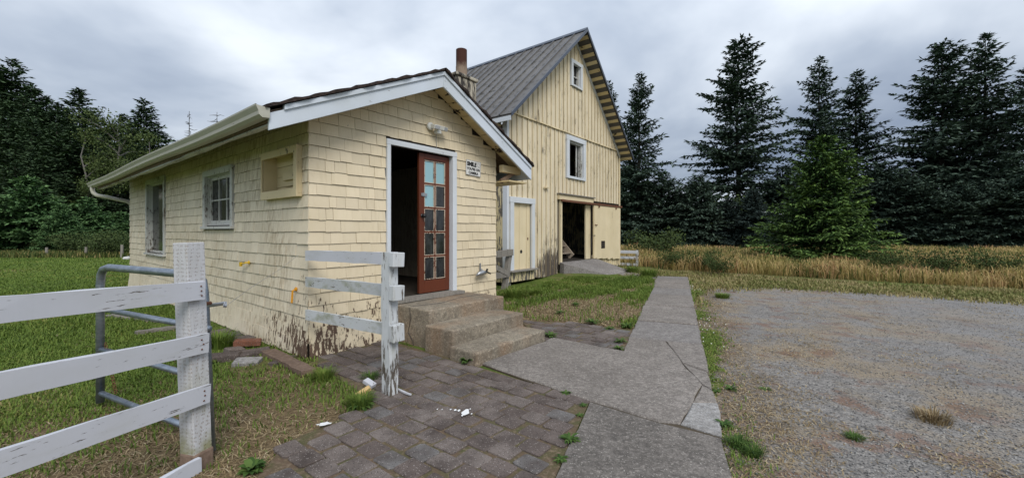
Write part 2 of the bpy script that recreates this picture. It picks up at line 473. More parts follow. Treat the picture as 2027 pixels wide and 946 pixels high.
M['lens_glass'] = plain("lamp_lens", (.40, .41, .42), .15, 0, .6)
M['sign_white'] = (lambda t: t.done(t.mix(t.step(t.noise(16, 5), .5, .75), (.74, .73, .70), (.55, .53, .48)), .45))(NT("sign_white"))
M['sign_black'] = plain("sign_black", (.012, .012, .012), .5)
M['sign_grey'] = plain("sign_grey", (.30, .30, .30), .5)
M['orange_plastic'] = plain("orange_plastic", (.62, .27, .015), .4, 0, .4, .03)
M['yellow_plastic'] = plain("yellow_plastic", (.72, .46, .03), .4, 0, .4, .03)
M['metal_roof'] = (lambda t: t.done(t.mix(t.step(t.noise(5.5, 8, .74), .53, .60), t.mix(t.step(t.noise(.5, 4, .6), .3, .7), t.vary((.105, .097, .090), .10), (.165, .155, .145)), (.055, .05, .042)), .55, t.bump(t.noise(7, 6, .7), .3, .01), .4, .0))(NT("lichened_metal_roof"))
M['metal_trim'] = plain("blue_grey_metal_trim", (.060, .072, .098), .4, .2, .5, .03)
M['metal_under'] = plain("roof_underside_metal", (.095, .088, .082), .7, 0, .3, .12, .3, 9)
M['asphalt_roof'] = (lambda t: t.done(t.mix(t.step(t.noise(22, 6, .7), .35, .68), (.018, .013, .011), (.065, .045, .038)), .95, t.bump(t.noise(40, 4), .8, .01)))(NT("mossy_asphalt_shingle"))
M['block'] = painted("flaking_chimney_block", (.50, .45, .36), (.055, .045, .038), 0.56, (11, 11, 2.4), dirt=.8, dirtcol=(.22, .15, .09), patch=.5, soft=.10)
M['rust'] = (lambda t: t.done(t.mix(t.step(t.math('MULTIPLY_ADD', t.noise(9, 4), .30, t.math('SUBTRACT', t.z(), 4.30)), .42, .56), (.27, .20, .15), (.065, .025, .017)), .85, t.bump(t.noise(40, 4), .4, .004)))(NT("rusted_flue_pipe"))
M['rust_brown'] = plain("rust_brown", (.13, .055, .03), .8, 0, .3, .1, .3)
M['step_concrete'] = concrete("old_step_concrete", (.40, .345, .265), (.21, .178, .135), .10, (.36, .19, .09), .40, 1.3)
M['walk_concrete'] = concrete("exposed_aggregate_walk", (.345, .308, .275), (.205, .180, .158), .24)
M['walk_concrete_dark'] = concrete("worn_dark_aggregate", (.275, .245, .218), (.135, .120, .106), .28)
M['patch_concrete'] = concrete("pale_patch_concrete", (.44, .42, .40), (.28, .265, .25), .10)
M['ramp_concrete'] = concrete("ramp_concrete", (.33, .305, .285), (.21, .19, .175), .10)
def paver_mat(name, a, b):
    t = NT(name)
    r = t.rnd()
    c = t.mix(r, a, b)
    c = t.mix(t.step(t.math('FRACT', t.math('MULTIPLY', r, 13.7)), .86, .88), c, (.165, .155, .148))
    c = t.mix(t.step(t.noise(3.2, 5, .65), .38, .68), c, tuple(x * .55 for x in a))
    vd = t.voro(110.0); vc = t.voro(110.0, out="Color")
    sep = t.t.nodes.new("ShaderNodeSeparateColor"); t.L(vc, sep.inputs[0])
    c = t.mix(t.math('MULTIPLY', t.step(vd, .42, .3), t.step(sep.outputs[0], .80, .82)), c, (.32, .285, .26))
    c = t.mix(t.math('MULTIPLY', t.step(vd, .42, .3), t.step(sep.outputs[1], .70, .72)), c, (.05, .04, .038))
    return t.done(c, .92, t.bump(t.math('SUBTRACT', t.noise(70, 4, .65), vd), .6, .005), .2)
M['paver'] = paver_mat("concrete_paver", (.135, .106, .093), (.205, .172, .153))
M['brick_red'] = paver_mat("red_brick", (.26, .11, .07), (.21, .10, .07))
def joint_mat():
    t = NT("joint_soil_and_moss")
    c = t.mix(t.step(t.noise(7, 5), .4, .62), (.125, .085, .055), (.085, .082, .035))
    c = t.mix(t.step(t.noise(40, 3), .5, .7), c, (.20, .15, .10))
    return t.done(c, 1.0, t.bump(t.noise(60, 4), .8, .01))
M['joint'] = joint_mat()
M['walk_joint'] = plain("walk_joint_soil", (.085, .068, .048), 1.0, 0, .1, 0, .6, 40)
def ground_mat():
    t = NT("field_soil_and_turf")
    n1 = t.noise(.22, 5, .6); n2 = t.noise(2.6, 6, .65); n3 = t.noise(30, 4, .65)
    green = t.mix(t.step(n2, .35, .7), (.075, .112, .022), (.140, .185, .040))
    straw = t.mix(t.step(n3, .3, .7), (.115, .080, .048), (.25, .185, .105))
    dry = t.math('MULTIPLY_ADD', n1, .75, t.math('MULTIPLY', n2, .5))
    dry = t.math('ADD', dry, t.math('MULTIPLY', t.near((-1.9, 2.4, 0), .9, 2.9), .50))
    dry = t.math('ADD', dry, t.math('MULTIPLY', t.near((1.5, 8.2, 0), 1.8, 3.4), .45))
    dry = t.math('ADD', dry, t.math('MULTIPLY', t.near((13.0, 12.0, 0), 7, 12), .12))
    c = t.mix(t.step(dry, .66, .86), green, straw)
    return t.done(c, 1.0, t.bump(t.math('ADD', n3, n2), .9, .03), .1)
M['ground'] = ground_mat()
_wd = Vector((5.15 - 2.07, 11.98 - 4.335)).normalized()
WALK_N_ = (_wd.y, -_wd.x); WALK_C = WALK_N_[0] * 2.07 + WALK_N_[1] * 4.335
def gravel_mat():
    t = NT("drive_gravel")
    vd = t.voro(64.0); vc = t.voro(64.0, out="Color")
    sep = t.t.nodes.new("ShaderNodeSeparateColor"); t.L(vc, sep.inputs[0])
    big = t.noise(.38, 5, .6); mid = t.noise(1.7, 6, .66); fine = t.noise(60, 4, .65)
    g = t.ramp(sep.outputs[0], [(0, (.165, .152, .138)), (.45, (.270, .252, .232)), (.8, (.355, .333, .306)), (1, (.50, .465, .415))])
    g = t.mix(t.step(vd, .55, .85), g, (.11, .10, .09))
    g = t.mix(.45, g, t.mix(t.step(fine, .3, .7), (.175, .161, .147), (.345, .322, .296)))
    g = t.mix(t.math('MULTIPLY', t.step(t.noise(16, 5, .7), .48, .60), .55), g, (.12, .112, .105))
    tan = t.mix(t.step(fine, .35, .65), (.17, .125, .085), (.40, .32, .205))
    soil = t.mix(t.step(fine, .35, .65), (.115, .085, .062), (.24, .185, .135))
    o_ = t.xyz()
    # metres out from the edge of the walk: the gravel thins to soil and dry grass towards it
    out = t.math('ADD', t.math('MULTIPLY', o_[0], WALK_N_[0]), t.math('MULTIPLY_ADD', o_[1], WALK_N_[1], -WALK_C))
    edge = t.math('MULTIPLY_ADD', t.math('SUBTRACT', mid, .5), 2.6, out)
    c = t.mix(t.step(big, .42, .60), g, t.mix(.35, g, (.17, .155, .14)))
    c = t.mix(t.math('MULTIPLY', t.step(t.noise(.9, 6, .68), .47, .58), t.ramp(t.math('MULTIPLY', out, .12), [(0, .8), (.5, .5), (1, .10)])), c, tan)
    c = t.mix(t.math('MULTIPLY', t.step(t.noise(1.9, 6, .66), .54, .62), t.ramp(t.math('MULTIPLY', out, .2), [(0, .8), (.7, .5), (1, .1)])), c, (.20, .115, .075))
    c = t.mix(t.math('MULTIPLY', t.step(t.math('MULTIPLY', edge, .5), .32, .04), .8), c, soil)
    blue = t.step(t.noise(.35, 4, .6), .38, .54)
    c = t.mix(t.math('MULTIPLY', blue, t.ramp(t.math('MULTIPLY', out, .15), [(0, .0), (.5, .16), (1, .42)])), c, (.285, .298, .318))
    sm = t.step(t.noise(3.0, 5, .6), .56, .66)
    c = t.mix(t.math('MULTIPLY', sm, .4), c, (.10, .092, .085))
    return t.done(c, .95, t.bump(t.math('MULTIPLY_ADD', vd, -1.0, fine), .8, .012), .2)
M['gravel'] = gravel_mat()
M['stone_bits'] = (lambda t: t.done(t.ramp(t.rnd(), [(0, (.10, .098, .095)), (.5, (.20, .193, .185)), (.85, (.28, .27, .255)), (1, (.42, .40, .37))]), .9))(NT("loose_gravel"))
def blade_mat(name, stops, tr=.25, place_=0.0, ps=.6):
    t = NT(name)
    f = t.rnd()
    if place_ > 0:
        f = t.math('MULTIPLY_ADD', t.math('SUBTRACT', t.noise(ps, 4, .6), .5), place_ * 3.2, t.math('MULTIPLY_ADD', f, 1 - place_, place_ * .5), clamp=True)
    c = t.ramp(f, stops)
    t.done(c, .7, None, .2)
    tb = t.t.nodes.new("ShaderNodeBsdfTranslucent"); t.L(c, tb.inputs[0])
    mx = t.t.nodes.new("ShaderNodeMixShader"); mx.inputs[0].default_value = tr
    t.L(t.b.outputs[0], mx.inputs[1]); t.L(tb.outputs[0], mx.inputs[2]); t.L(mx.outputs[0], t.out.inputs[0])
    return t.m
M['grass'] = blade_mat("green_grass", [(0, (.070, .118, .022)), (.4, (.125, .192, .034)), (.75, (.185, .25, .050)), (.9, (.27, .26, .075)), (1, (.34, .28, .13))], .25, .4, .5)
M['lush'] = blade_mat("lush_green_weed", [(0, (.040, .085, .020)), (.5, (.075, .140, .030)), (1, (.13, .20, .05))])
M['verge'] = blade_mat("mown_dry_verge", [(0, (.11, .14, .035)), (.4, (.20, .20, .065)), (.7, (.34, .28, .13)), (1, (.44, .35, .19))], .2, .5, .6)
M['straw'] = blade_mat("dry_straw", [(0, (.14, .10, .055)), (.4, (.26, .19, .10)), (.8, (.38, .29, .165)), (1, (.48, .40, .26))], .1)
M['meadow'] = blade_mat("tall_dry_meadow", [(0, (.15, .16, .04)), (.22, (.27, .24, .07)), (.42, (.40, .31, .115)), (.66, (.52, .375, .165)), (.86, (.46, .27, .135)), (1, (.31, .155, .09))], .3, .55, .42)
M['meadow_green'] = blade_mat("meadow_undergrowth", [(0, (.045, .075, .018)), (.5, (.10, .13, .035)), (.85, (.20, .19, .06)), (1, (.36, .27, .11))], .3)
def needle_mat(name, a, b, tip):
    t = NT(name)
    c = t.mix(t.rnd(), a, b)
    c = t.mix(t.math('MULTIPLY', t.attr("tip"), t.math('MULTIPLY_ADD', t.rnd(), .6, .4)), c, tip)
    t.done(c, .8, None, .15)
    return t.m
M['needle_dark'] = needle_mat("dark_spruce_needles", (.030, .050, .037), (.072, .108, .076), (.112, .158, .114))
M['needle_blue'] = needle_mat("blue_grey_needles", (.018, .030, .026), (.040, .060, .052), (.060, .085, .074))
M['needle_green'] = needle_mat("bright_fir_needles", (.020, .050, .016), (.045, .095, .026), (.20, .31, .075))
M['needle_mid'] = needle_mat("fir_needles", (.040, .095, .036), (.085, .165, .060), (.18, .29, .11))
M['needle_hill'] = needle_mat("hill_fir_needles", (.030, .056, .028), (.066, .106, .050), (.095, .145, .066))
M['leaf_alder'] = needle_mat("alder_leaves", (.040, .065, .020), (.080, .105, .034), (.10, .13, .04))
M['leaf_shrub'] = needle_mat("shrub_leaves", (.028, .050, .016), (.060, .085, .028), (.08, .11, .035))
M['bark'] = timber("conifer_bark", (.030, .024, .019), (.060, .048, .038), (6, 6, 2))
M['bark_pale'] = timber("pale_alder_bark", (.11, .10, .088), (.22, .205, .185), (5, 5, 9))
M['bark_dead'] = timber("dead_grey_bark", (.055, .05, .045), (.10, .09, .08), (6, 6, 2))
M['boulder'] = plain("pale_boulder", (.52, .51, .49), .9, 0, .2, 0, .5, 12)
M['paint_spill'] = plain("white_paint_spill", (.78, .78, .77), .55)
M['raw_wood'] = plain("fresh_split_wood", (.58, .40, .18), .8, 0, .2, .05, .3, 30)
M['paper'] = plain("paper_notice", (.75, .74, .70), .8)
M['hill'] = plain("hill_soil", (.045, .05, .022), 1.0, 0, .1, 0, .6, .6)
M['flower'] = plain("clover_flower", (.72, .70, .64), .8)

# ------------------------------------------------------------------ the ground and the paving
def structure(o): o["kind"] = "structure"; return o
g = MB()
n_ = 40
structure(MB().add([(-320, -120, 0), (320, -120, 0), (320, 420, 0), (-320, 420, 0)], [(0, 1, 2, 3)]).build("ground", M['ground']))

rnd = random.Random(11)
def rough_poly(pts, step=.12, amp=.05, rr=rnd):
    out = []
    for a, b in zip(pts, pts[1:] + pts[:1]):
        a, b = Vector(a[:2]), Vector(b[:2]); n = max(1, int((b - a).length / step)); nn = Vector((-(b - a).y, (b - a).x)).normalized()
        for i in range(n):
            p = a.lerp(b, i / n) + (nn * rr.uniform(-amp, amp) if i else Vector((0, 0)))
            out.append((p.x, p.y))
    return out
def sheet(name, poly, z, mat):
    bm = bmesh.new()
    f = bm.faces.new([bm.verts.new((p[0], p[1], z)) for p in poly])
    bmesh.ops.triangulate(bm, faces=[f])
    me = bpy.data.meshes.new(name); bm.to_mesh(me); bm.free(); me.materials.append(mat)
    for p in me.polygons:
        if p.normal.z < 0: p.flip()
    return structure(place(name, me))

# right edge of the walk: from behind the camera to the barn's ramp
WALK_DIR = Vector((5.15 - 2.07, 11.98 - 4.335)).normalized()
WALK_N = Vector((WALK_DIR.y, -WALK_DIR.x))
WR = Vector((2.07, 4.335))
def wk(s, off=0.0):          # a place along the walk's right edge (s metres from the cracked slab), off to the left
    p = WR + WALK_DIR * s - WALK_N * off
    return (p.x, p.y)
gravel_pts = [wk(-9, .03), (60, -8), (60, 2.0), (22, 5.6), (10.9, 8.55), (9.29, 9.6), (7.72, 10.6), (6.6, 11.0), wk(7.2, -.5), wk(6.6, .03), wk(3.0, .03), wk(0, .03)]
sheet("gravel_drive", rough_poly(gravel_pts, .22, .20), .004, M['gravel'])

# patio of pavers, laid square to the shed
patio_px = [(498, 962), (524, 931), (566, 878), (676, 831), (735, 803), (700, 770), (628, 728)]
patio_left = [gp(*p).xy for p in patio_px]
slab_cut = gp(1167, 797).xy
patio_poly = [tuple(p) for p in patio_left] + [tuple(sl(.10, -.02).xy), tuple(sl(1.05, -.02).xy), tuple(sl(1.0, -1.72).xy), tuple(slab_cut), tuple(gp(1100, 946).xy), tuple(gp(1060, 1050).xy), tuple(gp(300, 1120).xy)]
patio2_poly = [tuple(gp(*p).xy) for p in [(1078, 676), (1040, 646), (1030, 636), (1130, 640), (1252, 655), (1240, 702)]]
patio = sheet("patio", patio_poly, .013, M['joint'])
patio2 = sheet("patio", patio2_poly, .013, M['joint'])
PA, PB = .175, .215
def paver_mesh(k, rr):
    b = MB(); a0, a1, b0, b1 = 0.0, PA - rr.uniform(.012, .022), 0.0, PB - rr.uniform(.012, .022)
    j = lambda: rr.uniform(-.004, .004)
    c = [(a0 + j(), b0 + j()), (a1 + j(), b0 + j()), (a1 + j(), b1 + j()), (a0 + j(), b1 + j())]
    # corners knocked off so that the tops are worn round
    pts = []
    for i in range(4):
        p, q, r_ = Vector(c[i - 1]), Vector(c[i]), Vector(c[(i + 1) % 4])
        k1 = rr.uniform(.006, .022); k2 = rr.uniform(.006, .022)
        pts.append(tuple(q + (p - q).normalized() * k1)); pts.append(tuple(q + (r_ - q).normalized() * k2))
    pts = [(x - PA / 2, y - PB / 2) for x, y in pts]
    b.slab(pts, -.03, .012, .005)
    return b.mesh("paver", M['paver'])
prnd = random.Random(5)
paver_meshes = [paver_mesh(k, prnd) for k in range(14)]
def lay(parent, poly, shrink=.045):
    P = np.array(poly); xs, ys = to_s(P[:, 0], P[:, 1])
    cnt = 0
    for ia in range(int(xs.min() / PA) - 1, int(xs.max() / PA) + 2):
        off = PB * (.5 if ia % 2 else 0) + prnd.uniform(-.02, .02)
        for ib in range(int(ys.min() / PB) - 1, int(ys.max() / PB) + 2):
            a, b = ia * PA, ib * PB + off
            w = sl(a, b)
            if w.y < 1.9: continue
            ok = True
            for da, db in ((-.2, -.2), (.2, -.2), (.2, .2), (-.2, .2)):
                q = sl(a + da * PA, b + db * PB)
                if not in_poly(np.array([q.x]), np.array([q.y]), poly)[0]: ok = False
            if not ok or cnt >= 295: continue
            o = place("paver", prnd.choice(paver_meshes), parent, (w.x, w.y, .010 + prnd.uniform(-.005, .006)), (prnd.uniform(-.018, .018), prnd.uniform(-.018, .018), ROT + prnd.choice((0, PI)) + prnd.uniform(-.03, .03)))
            cnt += 1
lay(patio, patio_poly)
lay(patio2, patio2_poly)

# cast concrete: the walk and its slabs
walk = structure(empty("walkway"))
g2_ = lambda x, y: tuple(gp(x, y).xy)
MB().slab([wk(-5, 0.02), wk(-5, .85), g2_(1172, 803), g2_(955, 724), g2_(1080, 682), g2_(1240, 702), wk(9.7, .90), wk(9.7, .02)][::-1], -.06, .014).build("bed", M['walk_joint'], walk)  # walk_bed
def slab_piece(pts, z, mat, name="slab"):
    pts = rough_poly([tuple(p) for p in pts], .16, .011)
    a = sum(pts[i][0] * pts[(i + 1) % len(pts)][1] - pts[(i + 1) % len(pts)][0] * pts[i][1] for i in range(len(pts)))
    if a < 0: pts = pts[::-1]
    return MB().slab(pts, -.05, z, .012).build(name, mat, walk)
e = .012
g2 = lambda x, y: tuple(gp(x, y).xy)
slab_piece([g2(1168, 800), g2(1305, 842), g2(1427, 873), wk(-1.9), wk(-5, 0), wk(-5, 1.2), g2(1096, 958)], .028, M['walk_concrete_dark'])
slab_piece([g2(951, 722), g2(1076, 680), g2(1092, 671), g2(1237, 699), wk(1.15, .93), wk(1.1, .45), g2(1350.5, 722.5), g2(1390, 765), g2(1347.5, 844), g2(1306, 840), g2(1169, 798)], .030, M['walk_concrete'])
slab_piece([g2(1348, 845), g2(1371, 803), g2(1421, 804), g2(1429, 870)], .034, M['patch_concrete'])
slab_piece([g2(1372, 800.5), g2(1390, 766.5), g2(1411, 777), g2(1420, 802)], .026, M['walk_concrete'])
slab_piece([g2(1350.5, 722), wk(1.12, .44), wk(1.10, 0), wk(.02, 0), g2(1399, 738.5)], .030, M['walk_concrete'])
slab_piece([g2(1351.5, 723), g2(1400, 740), g2(1409, 776), g2(1390, 764.5)], .024, M['walk_concrete'])
joints = [1.13, 2.35, 3.9, 5.45, 6.75, 7.75, 8.75, 9.75]
for i in range(len(joints) - 1):
    a, b = joints[i] + .024, joints[i + 1] - .024
    slab_piece([wk(a, 0), wk(b, 0), wk(b, .93 + .01 * (i % 2)), wk(a, .93)], .024 + .007 * ((i * 7) % 3), M['walk_concrete'] if i % 3 else M['ramp_concrete'])

# concrete ramp up to the barn door, and the flat apron in front of it
ramp = structure(empty("barn_ramp", (B0.x, B0.y, 0), ROT))
MB().add([(2.70, -.03, .50), (5.08, -.03, .50), (5.05, -.22, .49), (2.66, -.22, .47), (5.95, -1.05, .05), (4.10, -1.12, .05),
          (2.70, -.03, -.1), (5.08, -.03, -.1), (5.05, -.22, -.1), (2.66, -.22, -.1), (5.95, -1.05, -.1), (4.10, -1.12, -.1)],
         [(0, 3, 2, 1), (3, 5, 4, 2), (0, 6, 9, 3), (3, 9, 11, 5), (5, 11, 10, 4), (4, 10, 8, 2), (2, 8, 7, 1), (1, 7, 6, 0)]).build("slab", M['ramp_concrete'], ramp, bevel=.015)
slab_piece([tuple(sl(4.15, -1.14, 0, B0).xy), tuple(sl(5.6, -1.08, 0, B0).xy), wk(9.72, .95), wk(9.0, .95)], .026, M['ramp_concrete'])

# the ground swells a little against the barn's front
def bank_z(X, Y):
    xa, yb = to_s(np.asarray(X, float), np.asarray(Y, float), B0)
    return .17 * np.exp(-((xa - 3.2) / 1.5) ** 2) * np.clip(1 + (yb + .25) / 2.3, 0, 1) ** 1.5 * (yb < .6)
bv = []; bf = []
for i in range(41):
    for j in range(21):
        p = sl(-.6 + i * .18, -2.55 + j * .15, 0, B0); bv.append((p.x, p.y, float(bank_z(p.x, p.y)) - .003))
for i in range(40):
    for j in range(20): a = i * 21 + j; bf.append((a, a + 21, a + 22, a + 1))
structure(MB().add(bv, bf).build("soil_bank", M['ground'], smooth=True))

# wooded hill rising at the left
hx, hy = 30, 22
hv = []; hf = []
for i in range(hx + 1):
    for j in range(hy + 1):
        X = -190 + i * 6.2; Y = 30 + j * 7.0
        ed = min(i, hx - i, j) / 4.0
        zz = max(0, min(1, ed)) * (max(0, (-X - 14) / 70.0) ** .9) * 11 * max(0, min(1, (Y - 32) / 40)) - .4
        hv.append((X, Y, zz + .5 * math.sin(i * 1.7) * math.cos(j * 1.3) * max(0, min(1, ed))))
for i in range(hx):
    for j in range(hy):
        a = i * (hy + 1) + j; hf.append((a, a + hy + 1, a + hy + 2, a + 1))
structure(MB().add(hv, hf).build("hill", M['hill'], smooth=True))
def hill_z(X, Y):
    i = min(max((X + 190) / 6.2, 0), hx); j = min(max((Y - 30) / 7.0, 0), hy)
    ed = min(i, hx - i, j) / 4.0
    return max(0.0, max(0, min(1, ed)) * (max(0, (-X - 14) / 70.0) ** .9) * 11 * max(0, min(1, (Y - 32) / 40)) - .6)


# ------------------------------------------------------------------ the shed (frame: x along the gable front, y along the long side, origin at the near corner)
SW, SLN = 3.37, 10.02
RX, RZ = 1.76, 3.82
EL, EZL, ER, EZR = -.585, 2.74, 3.953, 2.711
OV = .388
def szt(x):                    # top line of the rake boards
    return EZL + (x - EL) * (RZ - EZL) / (RX - EL) if x < RX else EZR + (ER - x) * (RZ - EZR) / (ER - RX)
shed = empty("shed", (S0.x, S0.y, 0), ROT)
tag(shed, "small low pale yellow shingled building with an open doorway and concrete steps", "shed")

door_hole = (1.10, 2.275, .50, 2.70)
win1 = (6.45, 7.95, 1.02, 2.60)
win2 = (2.47, 3.68, 1.60, 2.43)
niche = (.145, 1.185, 1.915, 2.535)
fw = MB()
for (a, b, c, d) in cells(0, SW, -.05, 2.93, [(1.10, 2.275, -.06, 2.70)]): fw.box(a, b, 0.0, .1, c, d)
fw.box(1.10, 2.275, .0, .1, -.05, .50)
fw.prism([(0, 2.93), (SW, 2.93), (SW, szt(SW) - .065), (RX, RZ - .065), (0, szt(0) - .065)], 0.0, .1)
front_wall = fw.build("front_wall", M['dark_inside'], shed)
sw_ = MB()
for (a, b, c, d) in cells(.1, SLN - .1, -.05, 2.93, [win1, win2, niche]): sw_.box(0, .1, a, b, c, d)
side_wall = sw_.build("side_wall", M['dark_inside'], shed)
MB().box(0, SW, SLN - .1, SLN, -.05, 2.93).prism([(0, 2.93), (SW, 2.93), (SW, szt(SW) - .065), (RX, RZ - .065), (0, szt(0) - .065)], SLN - .1, SLN).build("back_wall", M['shingle_side'], shed)
MB().box(SW - .1, SW, .1, SLN - .1, -.05, 2.93).build("far_side_wall", M['shingle_side'], shed)
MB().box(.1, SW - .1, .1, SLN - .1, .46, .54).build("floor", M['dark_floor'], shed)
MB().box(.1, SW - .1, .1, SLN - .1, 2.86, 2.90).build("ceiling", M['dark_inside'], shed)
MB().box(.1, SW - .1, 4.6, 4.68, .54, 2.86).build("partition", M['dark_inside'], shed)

# --- shingles, course by course
srnd = random.Random(21)
CE = .146
def dark_ends(me):          # bare, dirty butts, darkened to paint in the shadow line under each course
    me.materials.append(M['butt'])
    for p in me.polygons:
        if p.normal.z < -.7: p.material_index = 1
def unit_shingle(mat, rr):
    j = lambda s_: rr.uniform(-s_, s_)
    b = MB()
    b.add([(0, -1, 0 + j(.02)), (1, -1 + j(.1), 0 + j(.02)), (1, 0, 0), (0, 0, 0), (0, -.30, 1), (1, -.30, 1), (1, 0, 1), (0, 0, 1)],
          [(0, 1, 5, 4), (0, 3, 2, 1), (1, 2, 6, 5), (3, 0, 4, 7), (4, 5, 6, 7), (2, 3, 7, 6)])
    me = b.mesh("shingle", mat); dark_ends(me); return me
sh_f = [unit_shingle(M['shingle_front'], srnd) for _ in range(6)]
sh_s = [unit_shingle(M['shingle_side'], srnd) for _ in range(6)]
def course_spans(x0, x1):
    xs = [x0]
    while xs[-1] < x1 - .06:
        w = srnd.choice((.09, .12, .14, .16, .18, .20, .22, .25, .28))
        if x1 - xs[-1] - w < .06: w = x1 - xs[-1]
        xs.append(min(x1, xs[-1] + w))
    return list(zip(xs, xs[1:]))
pieces = []                    # wall, a, w, z, h, tilt
for k in range(-1, 27):
    z = .035 + k * CE
    if k == -1: z = .012
    h = CE + .028 if k >= 0 else .15
    spans = []
    # gable front, cut to the roof line and round the door
    for a, b in course_spans(-.012, SW):
        m = (a + b) / 2
        if a >= 1.045 and b <= 2.36 and z < 2.77 and z + CE > .5: continue
        if z < 2.77 and z + CE > .52:
            if a < 1.045 < b: b = 1.045
            elif a < 2.36 < b: a = 2.36
            elif 1.045 <= m <= 2.36: continue
        if b - a < .03: continue
        top = min(szt(max(a, 0)), szt(min(b, SW))) - .05
        hh = min(h, top - z)
        if hh < .03: continue
        pieces.append(('f', a, b - a, z, hh))
    if z > 2.86: continue
    for a, b in course_spans(-.012, SLN):
        segs = [(a, b)]
        for (h0, h1, z0, z1) in ((6.34, 8.06, .96, 2.69), (2.36, 3.79, 1.54, 2.52), (.15, 1.18, 1.92, 2.53)):
            if z < z1 - .02 and z + CE > z0 + .04:
                ns = []
                for p, q in segs:
                    if q <= h0 or p >= h1: ns.append((p, q))
                    else:
                        if p < h0 - .03: ns.append((p, h0))
                        if q > h1 + .03: ns.append((h1, q))
                        if z + CE > z1 + .03: pieces.append(('s', max(p, h0), min(q, h1) - max(p, h0), z1, min(z + h, 2.93) - z1))
                segs = ns
        for p, q in segs:
            pieces.append(('s', p, q - p, z, min(h, 2.93 - z)))
def prj(w):
    return Vector((CX + FPX * w.x / w.y, HY - FPX * (w.z - CAM_H) / w.y))
def seen(pc):
    wl, a, w, z, h = pc
    p = sl(a, 0, z) if wl == 'f' else sl(0, a, z); q = sl(a + w, 0, z) if wl == 'f' else sl(0, a + w, z)
    A, Bq = prj(p), prj(q)
    if wl == 'f' and z < .5 and 1.1 < a < 2.6: return 0
    return abs(A.x - Bq.x) * FPX * h / p.y
pieces.sort(key=seen, reverse=True)
rest = {'f': MB(), 's': MB()}
for i, (wl, a, w, z, h) in enumerate(pieces):
    gap = srnd.choice((.002, .003, .004, .006))
    th = .021 + srnd.uniform(-.003, .004)
    zz = z + srnd.uniform(-.004, .004)
    fl = .030 * max(0, (.32 - z) / .3) if z < .32 else 0.0      # the foot of the wall flares out a little
    if i < 292:
        if wl == 'f': place("shingle", srnd.choice(sh_f), front_wall, (a, -fl, zz), (0, 0, 0), (w - gap, th, h))
        else: place("shingle", srnd.choice(sh_s), side_wall, (-fl, a + w - gap, zz), (0, 0, -PI / 2), (w - gap, th, h))
    else:
        r_ = rest[wl]; b = len(r_.v); ww = w - gap
        vv = [(0, -1, 0), (1, -1, 0), (1, 0, 0), (0, 0, 0), (0, -.3, 1), (1, -.3, 1), (1, 0, 1), (0, 0, 1)]
        if wl == 'f': vv = [(a + x * ww, y * th - fl, zz + q * h) for x, y, q in vv]
        else: vv = [(y * th - fl, a + ww - x * ww, zz + q * h) for x, y, q in vv]
        r_.add(vv, [(0, 1, 5, 4), (0, 3, 2, 1), (1, 2, 6, 5), (3, 0, 4, 7), (4, 5, 6, 7), (2, 3, 7, 6)])
for wl, wp in (('f', front_wall), ('s', side_wall)):
    o = rest[wl].build("shingle_field", M['shingle_front' if wl == 'f' else 'shingle_side'], wp)
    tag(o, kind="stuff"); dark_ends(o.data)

# --- roof
roof = MB()
roof.prism([(EL + .01, EZL - .055), (RX, RZ - .055), (RX, RZ - .012), (EL + .01, EZL - .012)], -OV + .045, SLN + .38)
roof.prism([(RX, RZ - .055), (ER - .01, EZR - .055), (ER - .01, EZR - .012), (RX, RZ - .012)], -OV + .045, SLN + .38)
roof = roof.build("roof", M['brown_plank'], shed)
cov = MB()
for (xa, za, xb, zb) in ((EL - .05, EZL - .020, RX, RZ + .002), (ER + .04, EZR - .016, RX, RZ + .002)):
    nx = 34; vs_ = []; ys = [-OV - .045, -OV + .3, 2.0, 5.0, SLN + .42]
    for i in range(nx + 1):
        t = i / nx; x = xa + (xb - xa) * t; z = za + (zb - za) * t
        lump = .006 * math.sin(i * 1.9) + srnd.uniform(-.007, .007)
        for k, y in enumerate(ys):
            e_ = lump if k == 0 else srnd.uniform(-.006, .006)
            yy = y + (srnd.uniform(-.02, .02) if k == 0 else 0)
            vs_.append((x, yy, z + .012)); vs_.append((x, yy, z + .046 + e_))
    fs = []; c = len(ys) * 2
    for i in range(nx):
        for k in range(len(ys) - 1):
            a = i * c + k * 2
            fs.append((a + 1, a + c + 1, a + c + 3, a + 3)); fs.append((a, a + 2, a + c + 2, a + c))
        a = i * c; fs.append((a, a + c, a + c + 1, a + 1))
        a = i * c + (len(ys) - 1) * 2; fs.append((a, a + 1, a + c + 1, a + c))
    fs.append(tuple([k * 2 for k in range(len(ys))] + [k * 2 + 1 for k in range(len(ys) - 1, -1, -1)]))
    cov.add(vs_, fs)
cov.build("roof_covering", M['asphalt_roof'], roof)
for side in (0, 1):            # rake boards at the gable
    if side == 0: p = [(EL, EZL - .22), (RX, RZ - .22), (RX, RZ - .045), (EL, EZL - .045)]; q = [(EL + .14, szt(EL + .14) - .052), (RX, RZ - .052), (RX, RZ + .004), (EL + .14, szt(EL + .14) + .004)]
    else: p = [(RX + .003, RZ - .22), (ER, EZR - .25), (ER, EZR - .05), (RX + .003, RZ - .045)]; q = [(RX + .003, RZ - .052), (ER - .02, EZR - .046), (ER - .02, EZR + .006), (RX + .003, RZ + .004)]
    rb = MB().prism(p, -OV, -OV + .035).build("rake_board", M['fascia_white'], shed, bevel=.004)
    MB().prism(q, -OV - .022, -OV + .03).build("drip_moulding", M['fascia_white'], rb, bevel=.003)
